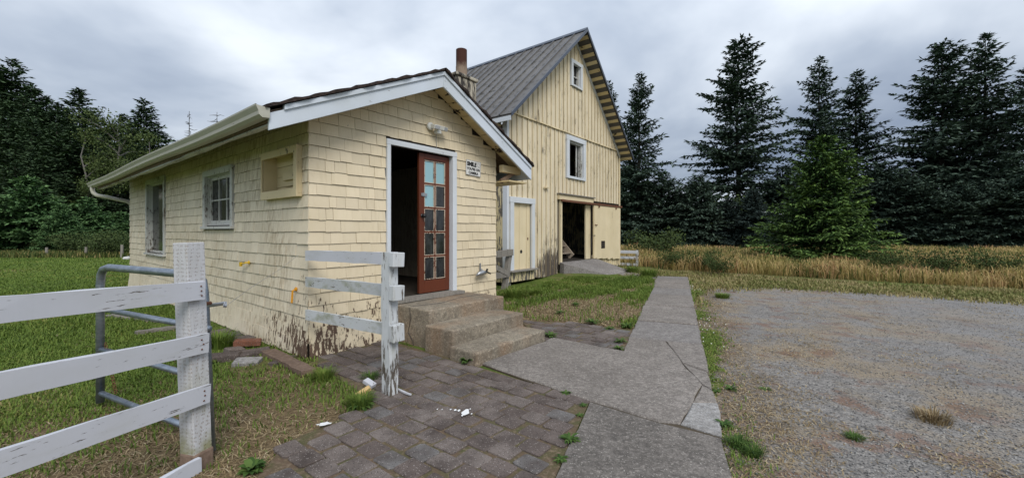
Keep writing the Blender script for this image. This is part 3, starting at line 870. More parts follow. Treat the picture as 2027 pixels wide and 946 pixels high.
# soffit boards of the gable overhang, one by one
for side in (0, 1):
    xa, xb = (EL, RX) if side == 0 else (RX, ER)
    za, zb = szt(xa) - .057, szt(xb) - .057
    ln = math.hypot(xb - xa, zb - za); nb = 15; ang = math.atan2(zb - za, xb - xa)
    sm = MB().box(.004, ln / nb - .004, -OV + .047, -.022, -.017, 0).mesh("soffit_board", M['soffit'])
    for i in range(nb):
        t = i / nb
        place("soffit_board", sm, roof, (xa + (xb - xa) * t, 0, za + (zb - za) * t - srnd.uniform(0, .006)), (0, -ang, 0))
MB().box(3.39, 3.93, -.16, -.07, 2.57, 2.70).build("lookout_beam", M['yellow_trim'], roof, bevel=.006)
MB().beam((3.40, -.10, 2.40), (3.78, -.10, 2.60), .05, .07).build("eave_brace", M['brown_plank'], roof)
MB().box(3.395, 3.92, -.30, 4.0, 2.39, 2.415).build("eave_soffit", M['soffit'], roof)
MB().box(ER - .035, ER - .005, -OV + .04, SLN + .38, EZR - .24, EZR - .06).build("eave_fascia", M['fascia_white'], roof)
MB().box(EL + .004, EL + .03, -OV + .04, SLN + .38, EZL - .125, EZL - .06).build("eave_fascia", M['brown_plank'], roof)
MB().beam((-.53, -.30, 2.605), (-.53, SLN + .36, 2.605), .07, .018, segs=24, jit=.012, rnd=srnd).build("eave_strip", M['window_white'], roof)
# --- gutter along the long eave, with its downspout
gut = MB(); GE = 11.05
prof = [(-.590, 2.735), (-.590, 2.635), (-.660, 2.630), (-.690, 2.655), (-.695, 2.69), (-.720, 2.735), (-.722, 2.752), (-.712, 2.752), (-.708, 2.738), (-.683, 2.692), (-.680, 2.664), (-.657, 2.640), (-.600, 2.645), (-.600, 2.735)]
n = len(prof); vs_ = []; fs = []
ysg = [-OV - .03 + (GE + OV + .03) * i / 12 for i in range(13)]
for i, y in enumerate(ysg):
    sag = -.012 * math.sin(i * .9) + .03 * (y / GE)
    vs_ += [(p[0], y, p[1] + sag) for p in prof]
for i in range(12):
    for k in range(n):
        fs.append((i * n + k, (i + 1) * n + k, (i + 1) * n + (k + 1) % n, i * n + (k + 1) % n))
gut.add(vs_, fs)
gut.add([(-.590, ysg[0], 2.735), (-.590, ysg[0], 2.635), (-.660, ysg[0], 2.63), (-.69, ysg[0], 2.655), (-.695, ysg[0], 2.69), (-.722, ysg[0], 2.745)], [(0, 1, 2, 3, 4, 5)])
gutter = gut.build("gutter", M['gutter'], shed)
MB().tube([(-.64, 10.75, 2.70), (-.64, 10.75, 2.60), (-.62, 10.73, 2.52), (-.56, 10.65, 2.46), (-.45, 10.5, 2.43), (-.05, 10.10, 2.30), (.02, 10.085, 2.24), (.05, 10.08, 2.1), (.05, 10.08, .2)], .048, 8).build("downspout", M['gutter'], gutter, smooth=True)

# --- doorway
trim = MB()
trim.box(1.045, 1.104, -.045, .06, .50, 2.70).box(2.271, 2.36, -.045, .06, .50, 2.70).box(1.040, 2.365, -.048, .06, 2.70, 2.775)
trim.build("door_trim", M['trim_white'], shed, bevel=.004)
th_ = MB().beam((1.03, -.05, .525), (2.44, -.05, .525), .20, .05, segs=7, jit=.006, rnd=srnd).build("threshold", M['bare_wood'], shed)
leaf = MB()
Y0, Y1 = .035, .08
leaf.box(1.657, 1.756, Y0, Y1, .565, 2.685).box(2.178, 2.268, Y0, Y1, .565, 2.685).box(1.756, 2.178, Y0, Y1, 2.598, 2.685).box(1.756, 2.178, Y0, Y1, .565, .752)
leaf = leaf.build("door_leaf", M['door_red'], shed, bevel=.004)
mt = MB(); xm = 1.967
rows = [.752 + (2.598 - .752) * i / 5 for i in range(6)]
for z in rows[1:-1]: mt.box(1.757, 2.177, Y0 + .004, Y1 - .004, z - .012, z + .012)
for i in range(5): mt.box(xm - .012, xm + .012, Y0 + .006, Y1 - .006, rows[i] + (.012 if i else 0), rows[i + 1] - (.012 if i < 4 else 0))
mt.build("muntin", M['door_red'], leaf)
pt = MB()
for i in range(5):             # flaking glazing putty round the panes
    for (a, b) in ((1.757, xm - .012), (xm + .012, 2.177)):
        z0, z1 = rows[i] + .013, rows[i + 1] - .013
        pt.box(a, a + .010, Y0 + .002, Y0 + .012, z0, z1).box(b - .012, b, Y0 + .002, Y0 + .012, z0, z1)
        pt.box(a + .010, b - .012, Y0 + .002, Y0 + .012, z0, z0 + .010).box(a + .010, b - .012, Y0 + .002, Y0 + .012, z1 - .010, z1)
pt.build("glazing_putty", M['muntin'], leaf)
for i in range(5):
    for c, (a, b) in enumerate(((1.757, xm - .012), (xm + .012, 2.177))):
        blue = (i == 4) or (i == 3 and c == 0)
        MB().box(a, b, Y0 + .016, Y0 + .021, rows[i] + .008, rows[i + 1] - .008).build("pane", M['glass_blue'] if blue else M['glass_dark'], leaf)
kn = MB().lathe([(.006, 0), (.012, .002), (.012, .02), (.028, .03), (.033, .05), (.026, .068), (.006, .074)], 14)
kn.lathe([(.034, -.004), (.034, .004)], 14)
kn.build("door_knob", M['black_iron'], leaf, (1.716, Y0, 1.735), (PI / 2, 0, 0), smooth=True)
MB().box(1.690, 1.800, Y0 - .012, Y0 - .001, 2.035, 2.078).box(1.715, 1.728, Y0 - .02, Y0 - .012, 2.03, 2.083).build("hasp", M['steel'], leaf)
poster = MB().box(.104, .108, 1.35, 1.75, 1.55, 1.85).build("paper_notice", M['paper'], None, (S0.x, S0.y, 0), (0, 0, ROT))
MB().box(1.30, 1.62, 4.585, 4.595, 1.45, 1.72).box(1.30, 1.62, 4.585, 4.595, 1.75, 1.93)
tag(poster, "pale paper notice on the dark inside wall of the shed", "notice")

# --- the windows of the long side
def side_window(y0, y1, z0, z1, cw, cols, rows_, depth, mat, sash):
    o = MB()
    o.box(-.045, .0, y0 - cw, y0, z0 - .02, z1 + .0).box(-.045, .0, y1, y1 + cw, z0 - .02, z1)
    o.box(-.048, .0, y0 - cw, y1 + cw, z1, z1 + cw).box(-.075, .0, y0 - cw - .02, y1 + cw + .02, z0 - .06, z0 - .018)
    o.box(0, depth, y0, y0 + .012, z0, z1).box(0, depth, y1 - .012, y1, z0, z1).box(0, depth, y0 + .012, y1 - .012, z0, z0 + .012).box(0, depth, y0 + .012, y1 - .012, z1 - .012, z1)
    fr = o.build("window", mat, shed, bevel=.004)
    s_ = MB(); a, b, c, d = y0 + .012, y1 - .012, z0 + .012, z1 - .012
    s_.box(depth - .045, depth, a, a + sash, c, d).box(depth - .045, depth, b - sash, b, c, d).box(depth - .045, depth, a + sash, b - sash, c, c + sash * 1.4).box(depth - .045, depth, a + sash, b - sash, d - sash, d)
    gy0, gy1, gz0, gz1 = a + sash, b - sash, c + sash * 1.4, d - sash
    m = .011
    for i in range(1, cols):
        y = gy0 + (gy1 - gy0) * i / cols; s_.box(depth - .040, depth - .006, y - m, y + m, gz0, gz1)
    for i in range(1, rows_):
        z = gz0 + (gz1 - gz0) * i / rows_
        for k in range(cols):
            ya = gy0 + (gy1 - gy0) * k / cols + (m if k else 0); yb = gy0 + (gy1 - gy0) * (k + 1) / cols - (m if k < cols - 1 else 0)
            s_.box(depth - .038, depth - .008, ya, yb, z - m, z + m)
    s_.build("sash", mat, fr)
    for i in range(cols):
        for k in range(rows_):
            MB().box(depth - .022, depth - .018, gy0 + (gy1 - gy0) * i / cols, gy0 + (gy1 - gy0) * (i + 1) / cols, gz0 + (gz1 - gz0) * k / rows_, gz0 + (gz1 - gz0) * (k + 1) / rows_).build("pane", M['glass_house'], fr)
    return fr
side_window(2.47, 3.68, 1.60, 2.43, .10, 3, 2, .085, M['window_white'], .05)
side_window(6.45, 7.95, 1.02, 2.60, .10, 1, 1, .095, M['window_white'], .02)
# --- open box frame on the side wall
bx_ = empty("wall_box", sl(0, 0), ROT)
tag(bx_, "pale yellow open wooden box frame fixed high on the shed's side wall", "box")
y0, y1, z0, z1, dp, dq = .15, 1.18, 1.92, 2.53, .06, .13
MB().box(-dp, dq, y0, y0 + .035, z0 + .036, z1 - .036).build("side_board", M['yellow_trim'], bx_, bevel=.003)
MB().box(-dp, dq, y1 - .035, y1, z0 + .036, z1 - .036).build("side_board", M['yellow_trim'], bx_, bevel=.003)
MB().box(-dp - .002, dq, y0, y1, z1 - .035, z1).build("top_board", M['yellow_trim'], bx_)
MB().box(-dp - .002, dq, y0, y1, z0, z0 + .035).build("bottom_board", M['yellow_trim'], bx_)
fr = MB().box(-dp - .025, -dp - .003, y0 - .005, y1 + .005, z1 - .085, z1 + .004).box(-dp - .025, -dp - .003, y0 - .005, y1 + .005, z0 - .004, z0 + .10)
fr.box(-dp - .0245, -dp - .0035, y0 - .004, y0 + .075, z0 + .10, z1 - .085).box(-dp - .0245, -dp - .0035, y1 - .03, y1 + .004, z0 + .10, z1 - .085)
fr.build("face_frame", M['yellow_trim'], bx_, bevel=.003)
for k in range(4): MB().box(dq - .02 - .004 * (k % 2), dq, y0 + .036, y1 - .036, z0 + .04 + k * .135, z0 + .17 + k * .135).build("back_board", M['yellow_trim'], bx_)
MB().box(dq - .06, dq - .026, y0 + .05, y1 - .30, z0 + .25, z0 + .34).build("slat", M['yellow_trim'], bx_)
MB().box(dq - .05, dq - .026, y0 + .05, y1 - .30, z0 + .17, z0 + .185).build("slat", M['yellow_trim'], bx_)

# --- chimney behind the ridge
ch = MB().box(2.89, 3.40, .5, .98, 2.9, 4.32).box(2.86, 3.43, .47, 1.01, 4.32, 4.385).build("chimney", M['block'], roof, bevel=.018)
MB().tube([(3.22, .72, 4.3), (3.22, .72, 4.62), (3.22, .72, 4.622), (3.22, .72, 4.94)], [.108, .108, .104, .104], 18).build("flue_pipe", M['rust'], roof, smooth=False)

# --- things on the front wall
sg = empty("wall_sign", sl(2.755, -.034, 2.57), ROT)
sg.rotation_euler = (0, R(2.0), ROT)
tag(sg, "small white sign with black lettering and a smiling face beside the doorway", "sign")
MB().box(-.180, .180, -.003, .003, -.128, .128).build("plate", M['sign_white'], sg, bevel=.002)
fr = MB().box(-.180, .180, -.0042, -.003, .120, .126).box(-.180, .180, -.0042, -.003, -.126, -.120).box(-.178, -.172, -.0042, -.003, -.119, .119).box(.172, .178, -.0042, -.003, -.119, .119)
fr.build("border", M['sign_grey'], sg)
def lettering(body, size, x, z, parent, mat, bold=.0, sx=1.0):
    cu = bpy.data.curves.new("txt", 'FONT'); cu.body = body; cu.size = size; cu.extrude = .0006; cu.offset = bold; cu.align_x = 'CENTER'; cu.resolution_u = 3
    ob = bpy.data.objects.new("txt", cu); COL.objects.link(ob)
    dg = bpy.context.evaluated_depsgraph_get(); dg.update()
    me = bpy.data.meshes.new_from_object(ob.evaluated_get(dg)); me.name = "lettering"
    bpy.data.objects.remove(ob, do_unlink=True)
    me.materials.clear(); me.materials.append(mat)
    return place("lettering", me, parent, (x, -.0046, z), (PI / 2, 0, 0), (sx, 1, 1))
lettering("SMILE", .090, -.045, .030, sg, M['sign_black'], .0055, 1.0)
lettering("YOU'RE ON", .060, .0, -.040, sg, M['sign_black'], .0030, .98)
lettering("CAMERA", .060, .0, -.105, sg, M['sign_black'], .0030, .98)
face = MB()
ring = [(.125 + .036 * math.cos(a * PI / 12), -.0046, .062 + .036 * math.sin(a * PI / 12)) for a in range(25)]
face.tube(ring, .0022, 5)
face.tube([(.125 + .020 * math.cos(R(a)), -.0046, .064 + .020 * math.sin(R(a))) for a in range(205, 340, 15)], .002, 5)
for s_ in (-1, 1): face.tube([(.125 + s_ * .012, -.0046, .068), (.125 + s_ * .012, -.0046, .076)], .0028, 5)
face.build("smiling_face", M['sign_grey'], sg)

fl = empty("floodlight", sl(1.80, -.03, 3.09), ROT)
tag(fl, "white twin-head security floodlight above the doorway", "floodlight")
MB().lathe([(.055, 0), (.060, .01), (.055, .035), (.03, .045)], 18).build("base", M['plastic_white'], fl, (0, 0, 0), (PI / 2, 0, 0), smooth=False)
for s_, x in ((-1, .045), (1, .165)):
    hd = MB().box(-.055, .055, -.15, -.05, -.032, .032).build("lamp_head", M['plastic_white'], fl, (x, 0, .01), (R(14), 0, R(-4 if s_ < 0 else 16)), bevel=.008)
    MB().box(-.046, .046, -.1535, -.1505, -.024, .024).build("lens", M['lens_glass'], hd)
MB().tube([(0.02, -.04, 0), (.04, -.06, .01), (.16, -.06, .01)], .010, 8).build("arm", M['plastic_white'], fl)
MB().box(.07, .15, -.10, -.02, -.10, -.045).tube([(.10, -.05, -.05), (.06, -.04, -.02), (.02, -.03, 0)], .008, 6).build("motion_sensor", M['plastic_white'], fl, bevel=.006)
cb = MB().tube([sl(1.93, -.035, 3.0), sl(1.93, -.03, 2.9), sl(1.945, -.03, 2.78)], .004, 5).build("light_cable", M['sign_grey'])
tag(cb, "thin grey cable running from the floodlight down to the door trim", "cable")

sp = empty("outdoor_tap", sl(2.93, -.03, .75), ROT)
tag(sp, "grey outdoor tap with black lever low on the wall by the steps", "tap")
MB().box(-.02, .012, -.008, .004, .06, .20).build("bracket", M['steel'], sp)
MB().tube([(-.17, -.06, .0), (-.12, -.075, .03), (-.03, -.07, .045), (.06, -.05, .035), (.10, -.02, .02)], [.014, .036, .048, .036, .016], 10).build("body", M['steel'], sp, smooth=True)
MB().tube([(-.0, -.03, .10), (-.0, -.05, .05)], .014, 8).build("stem", M['steel'], sp, smooth=True)
MB().beam((.06, -.07, .03), (.10, -.08, .10), .016, .03).beam((.08, -.08, .05), (.17, -.09, .01), .016, .022).build("lever", M['black_iron'], sp)

for (nm, mt_, yy, zz, dy, dz, lb) in (("fence_insulator", 'yellow_plastic', 1.74, 1.055, .16, -.03, "yellow plastic fence insulator peg midway along the shed's side wall"),
                                      ("fence_insulator", 'orange_plastic', .27, .80, .0, -.16, "orange plastic fence insulator hanging on the side wall near the shed's corner")):
    ii = empty(nm, sl(-.02, yy, zz), ROT)
    tag(ii, lb, "insulator", "electric fence insulators on the shed wall")
    MB().tube([(-.01, 0, 0), (-.05, dy * .1, dz * .1), (-.06, dy, dz)], .012, 8).build("peg", M[mt_], ii)
    MB().lathe([(.026, 0), (.026, .012), (.014, .02)], 10).build("base", M[mt_], ii, (-.006, 0, 0), (0, -PI / 2, 0))
    if dy: MB().box(-.075, -.045, dy - .02, dy + .02, -.03 + dz, .03 + dz).build("clip", M[mt_], ii)

# --- concrete steps
st = empty("concrete_steps", sl(0, 0), ROT)
tag(st, "three worn concrete steps with rust stains leading to the doorway", "steps")
sv = MB()
sv.slab([(1.12, -.03), (1.13, -.82), (2.62, -.82), (2.62, -.03)][::1], -.05, .495)
sv.build("landing", M['step_concrete'], st, bevel=.022, segs=3)
MB().slab([(1.045, -.822), (1.045, -1.335), (2.44, -1.335), (2.44, -.822)], -.05, .33).build("step", M['step_concrete'], st, bevel=.022, segs=3)
MB().slab([(.985, -1.337), (.985, -1.77), (2.345, -1.77), (2.345, -1.337)], -.05, .163).build("step", M['step_concrete'], st, bevel=.022, segs=3)
ck = MB().tube([(1.128, -.42, .49), (1.116, -.45, .34), (1.116, -.43, .25), (1.116, -.40, .16), (1.116, -.50, .06), (1.116, -.52, 0)], .004, 4)
ck.tube([(1.15, -.40, .497), (1.6, -.52, .497), (2.1, -.38, .497), (2.6, -.45, .497)], .003, 4)
ck.build("crack", M['black_iron'], st)

# ------------------------------------------------------------------ the barn (same frame, origin at its near corner)
BW, BL = 7.36, 11.0
BRX, BRZ = 3.64, 8.265
BEL, BEZL, BER, BEZR = -.434, 4.556, 7.62, 4.50
BO = .52
def bzt(x):
    return BEZL + (x - BEL) * (BRZ - BEZL) / (BRX - BEL) if x < BRX else BEZR + (BER - x) * (BRZ - BEZR) / (BER - BRX)
barn = empty("barn", (B0.x, B0.y, 0), ROT)
tag(barn, "tall weathered pale yellow board-and-batten barn with steep metal roof", "barn")
BH = [(2.84, 5.00, .30, 2.52), (3.30, 4.28, 3.36, 4.56), (3.50, 4.03, 6.47, 7.19), (.29, 1.155, .37, 2.30)]
bz0 = .13
inn = MB()
for (a, b, c, d) in cells(0, BW, .22, 4.6, BH): inn.box(a, b, .03, .12, c, d)
for (a, b, c, d) in cells(1.5, 5.7, 4.6, 6.2, BH): inn.box(a, b, .03, .12, c, d)
for (a, b, c, d) in cells(2.7, 4.6, 6.2, 7.3, BH): inn.box(a, b, .03, .12, c, d)
inn.prism([(0, 4.6), (1.5, 4.6), (1.5, 6.15)], .03, .12).prism([(5.7, 4.6), (BW, 4.6), (5.7, 6.15)], .03, .12)
inn.prism([(1.55, 6.2), (2.7, 6.2), (2.7, 7.25)], .03, .12).prism([(4.6, 6.2), (5.65, 6.2), (4.6, 7.2)], .03, .12).prism([(2.7, 7.3), (4.6, 7.3), (BRX, 8.1)], .03, .12)
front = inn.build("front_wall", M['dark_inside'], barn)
MB().box(0, .12, .12, BL, .22, 4.6).build("side_wall", M['barn_side'], barn)
MB().box(BW - .12, BW, .12, BL, .22, 4.6).build("far_side_wall", M['barn_side'], barn)
MB().prism([(0, .2), (BW, .2), (BW, 4.6), (BRX, 8.1), (0, 4.6)], BL, BL + .1).build("back_wall", M['barn_side'], barn)
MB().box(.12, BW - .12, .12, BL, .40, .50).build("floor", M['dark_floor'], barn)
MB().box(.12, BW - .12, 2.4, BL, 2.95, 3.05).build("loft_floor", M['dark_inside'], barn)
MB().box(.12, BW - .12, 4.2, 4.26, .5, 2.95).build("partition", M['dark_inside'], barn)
brnd = random.Random(8)
BWD = .245
def board(poly, y0, y1, name, mat):
    return MB().prism(poly, y0, y1).build(name, mat, front)
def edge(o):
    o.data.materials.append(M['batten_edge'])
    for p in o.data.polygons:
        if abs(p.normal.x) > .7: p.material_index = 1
def zpieces(xa, xb, z0, z1f, holes):
    out = []
    for (a, b, c, d) in cells(xa, xb, z0, 20, holes):
        out.append((a, b, c, d))
    return out
HL = [(2.62, 5.02, .0, 2.74), (4.95, 7.40, .62, 2.62), (3.12, 4.46, 3.27, 4.72), (.13, 1.29, .30, 2.46)]
HU = [(3.36, 4.17, 6.39, 7.31)]
nb = int(round(BW / BWD))
def clip_top(a, b, zc, off):          # top edge of a board under the rake
    pts = [(b, min(zc, bzt(b) - off))]
    if a < BRX < b: pts.append((BRX, min(zc, BRZ - off)))
    pts.append((a, min(zc, bzt(a) - off)))
    return pts
for i in range(nb):
    a, b = i * BW / nb, (i + 1) * BW / nb
    # lower storey
    for (p, q, c, d) in zpieces(a, b, bz0 + brnd.uniform(-.04, .03), None, HL):
        d = min(d, 4.80)
        if d - c < .05 or q - p < .02: continue
        board([(p + .003, c), (q - .003, c), (q - .003, d), (p + .003, d)], 0, .028, "board", M['barn_board'])
    # gable, standing a little proud of the storey below
    for (p, q, c, d) in zpieces(a, b, 4.78 + brnd.uniform(-.015, .015), None, HU):
        top = clip_top(p + .003, q - .003, d, .10)
        if max(t[1] for t in top) - c < .06 or q - p < .02: continue
        if min(t[1] for t in top) < c: top = [(x, max(z, c + .005)) for x, z in top]
        board([(p + .003, c), (q - .003, c)] + top, -.030, -.004, "board", M['barn_board'])
for i in range(1, nb):
    x = i * BW / nb + brnd.uniform(-.01, .01); w = .024
    if abs(x - .13) < .02: continue
    for (p, q, c, d) in zpieces(x - w, x + w, bz0 + brnd.uniform(-.03, .05), None, HL):
        d = min(d, 4.765)
        if d - c < .05 or q - p < .02: continue
        if x > 5.0 and d < .7: continue
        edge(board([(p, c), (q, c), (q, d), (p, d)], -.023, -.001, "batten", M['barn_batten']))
    for (p, q, c, d) in zpieces(x - w, x + w, 4.77 + brnd.uniform(-.02, .01), None, HU):
        top = clip_top(p, q, d, .10)
        if min(t[1] for t in top) - c < .06 or q - p < .02: continue
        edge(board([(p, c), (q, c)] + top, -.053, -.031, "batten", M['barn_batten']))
MB().beam((0, -.04, 4.785), (BW, -.04, 4.785), .03, .035, segs=18, jit=.006, rnd=brnd).build("belly_strip", M['barn_batten'], front)
MB().box(-.03, .055, -.056, -.023, .10, 4.76).build("corner_board", M['trim_white'], front)
MB().box(-.033, -.001, -.055, .10, .10, 4.5).build("corner_board", M['trim_white'], front)
MB().box(BW - .05, BW + .03, -.055, -.023, .12, 4.74).build("corner_board", M['barn_door'], front)
for i in range(14):             # boards of the side wall next to the shed
    y = .10 + i * .26
    MB().box(-.03, -.002, y + .003, y + .257, .10, 4.5).build("board", M['barn_side'], barn)
    MB().box(-.05, -.031, y + .238, y + .280, .12, 4.5).build("batten", M['barn_side'], barn)
for x in (.15, 2.2, 5.3, BW - .15):      # stub posts under the sill
    MB().box(x - .09, x + .09, .03, .2, -.1, .22).build("foundation_post", M['bare_wood'], barn)

# --- windows
def barn_window(x0, x1, z0, z1, cw, y, sill):
    t = MB().box(x0 - cw, x0, y - .03, .02, z0 - cw * .5, z1).box(x1, x1 + cw, y - .03, .02, z0 - cw * .5, z1).box(x0 - cw - .02, x1 + cw + .02, y - .033, .02, z1, z1 + cw)
    t.box(x0, x1, y - .04, .02, z0 - cw * .5, z0)
    w = t.build("window_frame", M['trim_white'], barn, bevel=.004)
    return w
w1 = barn_window(3.50, 4.03, 6.47, 7.19, .12, -.06, True)
MB().box(3.50, 3.53, .0, .10, 6.47, 7.19).box(4.0, 4.03, .0, .10, 6.47, 7.19).box(3.75, 3.775, .06, .09, 6.47, 7.19).box(3.53, 4.0, .04, .07, 6.81, 6.84).build("sash", M['window_white'], w1)
MB().box(3.53, 4.0, .095, .10, 6.47, 7.19).build("pane", M['glass_dark'], w1)
w2 = barn_window(3.30, 4.28, 3.36, 4.56, .16, -.03, True)
MB().box(3.30, 3.35, .02, .14, 3.36, 4.56).box(4.20, 4.28, .02, .14, 3.36, 4.56).box(4.02, 4.07, .10, .135, 3.36, 4.56).box(3.35, 4.20, .021, .141, 4.50, 4.56).build("sash", M['window_white'], w2)

# --- boarded small door at the left
sd_ = MB().box(.13, .29, -.055, .02, .42, 2.30).box(1.155, 1.29, -.055, .02, .42, 2.30).box(.11, 1.31, -.06, .02, 2.30, 2.46).build("small_door_trim", M['trim_white'], barn, bevel=.005)
for i in range(5):
    a = .29 + i * .173
    MB().box(a + .003, a + .170, .035 + (.01 if i % 2 else 0), .07, .42, 2.30).build("door_board", M['barn_door'], sd_)
MB().box(.09, 1.34, -.14, .08, .37, .42).build("sill", M['bare_wood'], sd_, bevel=.01)
MB().box(.13, 1.30, -.03, .02, .10, .35).build("apron_board", M['barn_side'], sd_)
MB().lathe([(.052, 0), (.052, .003)], 16).build("vent_hole", M['black_iron'], sd_, (.72, .033, .92), (PI / 2, 0, 0))
MB().box(1.02, 1.05, .018, .034, 1.25, 1.32).build("latch", M['rust_brown'], sd_)
# --- big doorway: lintel, track, jambs, the sliding door pushed aside
MB().box(2.62, 4.98, -.075, .03, 2.53, 2.70).build("lintel_board", M['barn_door'], barn, bevel=.006)
MB().box(2.58, 5.04, -.13, .03, 2.702, 2.735).build("lintel_cap", M['bare_wood'], barn)
MB().beam((2.72, -.10, 2.50), (7.42, -.10, 2.50), .05, .07, segs=12, jit=.004, rnd=brnd).build("door_track", M['rust_brown'], barn)
MB().box(2.74, 2.84, -.05, .10, .42, 2.53).build("jamb", M['barn_door'], barn, bevel=.005)
MB().box(4.62, 4.98, .05, .10, .50, 2.45).build("inner_door", M['barn_door'], barn)
sld = MB().box(4.98, 7.30, -.075, -.045, .52, 2.46).build("sliding_door", M['barn_batten'], barn)
for i in range(10):
    a = 4.98 + i * .232
    zb = .50 - .012 * i + brnd.uniform(-.02, .02)
    MB().box(a + .002, a + .230, -.10, -.076, zb, 2.46).build("door_board", M['barn_door'], sld)
MB().box(5.55, 5.86, -.106, -.101, .86, 1.14).build("cat_hole", M['dark_inside'], sld)
MB().tube([(5.02, -.11, 1.75), (5.08, -.14, 1.73), (5.20, -.12, 1.74)], .015, 6).build("latch", M['rust_brown'], sld)
MB().tube([(5.05, -.11, 1.35), (4.80, -.12, 1.35), (4.74, -.12, 1.1), (4.70, -.12, .8)], .012, 6).build("pull_bar", M['black_iron'], sld)
for x in (5.35, 6.85):
    MB().box(x - .03, x + .03, -.135, -.101, 2.38, 2.56).build("hanger", M['rust_brown'], sld)
MB().box(1.78, 2.02, -.10, -.03, 2.83, 2.86).build("wall_hook", M['barn_door'], barn)
# battened skirt under the sliding door
for i in range(12):
    a = 5.05 + i * .19
    MB().box(a, a + .186, -.012, .014, .15 + brnd.uniform(-.03, .03), .66).build("board", M['barn_door'], front)
    MB().box(a + .170, a + .205, -.034, -.013, .17, .60).build("batten", M['barn_batten'], front)
# --- stair inside the doorway
stair = MB()
for s_ in (3.55, 4.75): stair.beam((s_, .7, .55), (s_, 2.9, 2.9), .05, .26)
stair = stair.build("stair", M['inside_wood'], barn)
for i in range(9):
    t = (i + .5) / 9
    MB().box(3.575, 4.725, .7 + 2.2 * t - .12, .7 + 2.2 * t + .12, .55 + 2.3 * t, .59 + 2.3 * t).build("tread", M['inside_wood'], stair)
for i in range(5):
    t = i / 4
    MB().beam((3.5, .7 + 2.2 * t, .5 + 2.3 * t), (3.5, .7 + 2.2 * t, 1.45 + 2.3 * min(t, .68)), .06, .06, up=(1, 0, 0)).build("baluster", M['inside_wood'], stair)

# --- roof: standing-seam panels one by one, skip sheathing under the overhang
rf = MB()
rf.prism([(BEL + .02, BEZL - .07), (BRX, BRZ - .07), (BRX, BRZ - .045), (BEL + .02, BEZL - .045)], -BO + .03, BL + .45)
rf.prism([(BRX, BRZ - .07), (BER - .02, BEZR - .07), (BER - .02, BEZR - .045), (BRX, BRZ - .045)], -BO + .03, BL + .45)
broof = rf.build("roof", M['metal_under'], barn)
npan = 29; pw = (BL + .45 + BO) / npan
for side in (0, 1):
    xa, za, xb, zb = (BEL, BEZL, BRX, BRZ) if side == 0 else (BER, BEZR, BRX, BRZ)
    ln = math.hypot(xb - xa, zb - za); ang = math.atan2(zb - za, xb - xa)
    if side == 0:
        pm = MB().box(0, ln, .004, pw - .028, -.040, -.018).box(-.004, ln, pw - .027, pw - .003, -.041, .022).mesh("roof_panel", M['metal_roof'])
        pm.materials.append(M['metal_trim'])
        for p in pm.polygons:
            if max(pm.vertices[v_].co.y for v_ in p.vertices) > pw - .02 and min(pm.vertices[v_].co.y for v_ in p.vertices) > pw - .0275: p.material_index = 1
        for i in range(npan):
            place("roof_panel", pm, broof, (xa, -BO + i * pw, za), (0, -ang, 0))
    else:
        MB().box(0, ln, 0, BL + .45 + BO, -.035, -.014).build("far_slope", M['metal_roof'], broof, (xa, -BO, za), (0, -ang, 0))
MB().prism([(BRX - .13, BRZ - .11), (BRX, BRZ + .012), (BRX + .13, BRZ - .11), (BRX + .13, BRZ - .085), (BRX, BRZ + .045), (BRX - .13, BRZ - .085)], -BO - .02, BL + .47).build("ridge_cap", M['metal_trim'], broof)
MB().prism([(BEL, BEZL - .10), (BRX, BRZ - .10), (BRX, BRZ + .008), (BEL, BEZL + .008)], -BO - .035, -BO - .003).build("rake_trim", M['metal_trim'], broof)
MB().prism([(BRX, BRZ - .10), (BER, BEZR - .10), (BER, BEZR + .008), (BRX, BRZ + .008)], -BO - .035, -BO - .003).build("rake_trim", M['metal_trim'], broof)
for side in (0, 1):
    xa, xb = (BEL, BRX) if side == 0 else (BER, BRX)
    za, zb = bzt(xa) - .072, bzt(xb) - .072
    for i in range(18):
        t = (i + .35) / 18; x = xa + (xb - xa) * t; z = za + (zb - za) * t
        ang = math.atan2(zb - za, abs(xb - xa)) * (1 if side == 0 else -1)
        ln = .125
        MB().box(-ln / 2, ln / 2, -BO + .035, .6, -.025, 0).build("sheathing_board", M['soffit'] if i % 7 else M['yellow_trim'], broof, (x, 0, z), (0, -ang, 0))
# frieze along the right rake, small bracket at the left eave
MB().prism([(BRX - .02, BRZ - .25), (BW, bzt(BW) - .27), (BW, bzt(BW) - .10), (BRX - .02, BRZ - .09)], -.062, -.032).build("rake_frieze", M['window_white'], front)
MB().prism([(BEL + .02, BEZL - .26), (BEL + .14, BEZL - .07), (BEL + .02, BEZL - .09)], -.2, -.16).build("eave_bracket", M['trim_white'], broof)
MB().prism([(BEL + .01, BEZL - .19), (BEL + .04, BEZL - .19), (BEL + .04, BEZL - .07), (BEL + .01, BEZL - .07)], -BO + .03, BL + .4).build("eave_fascia", M['trim_white'], broof)
MB().box(BEL + .04, 0, .15, BL, 4.38, 4.42).build("eave_soffit", M['soffit'], broof)

# ------------------------------------------------------------------ fences, gate and litter in the yard
frnd = random.Random(33)
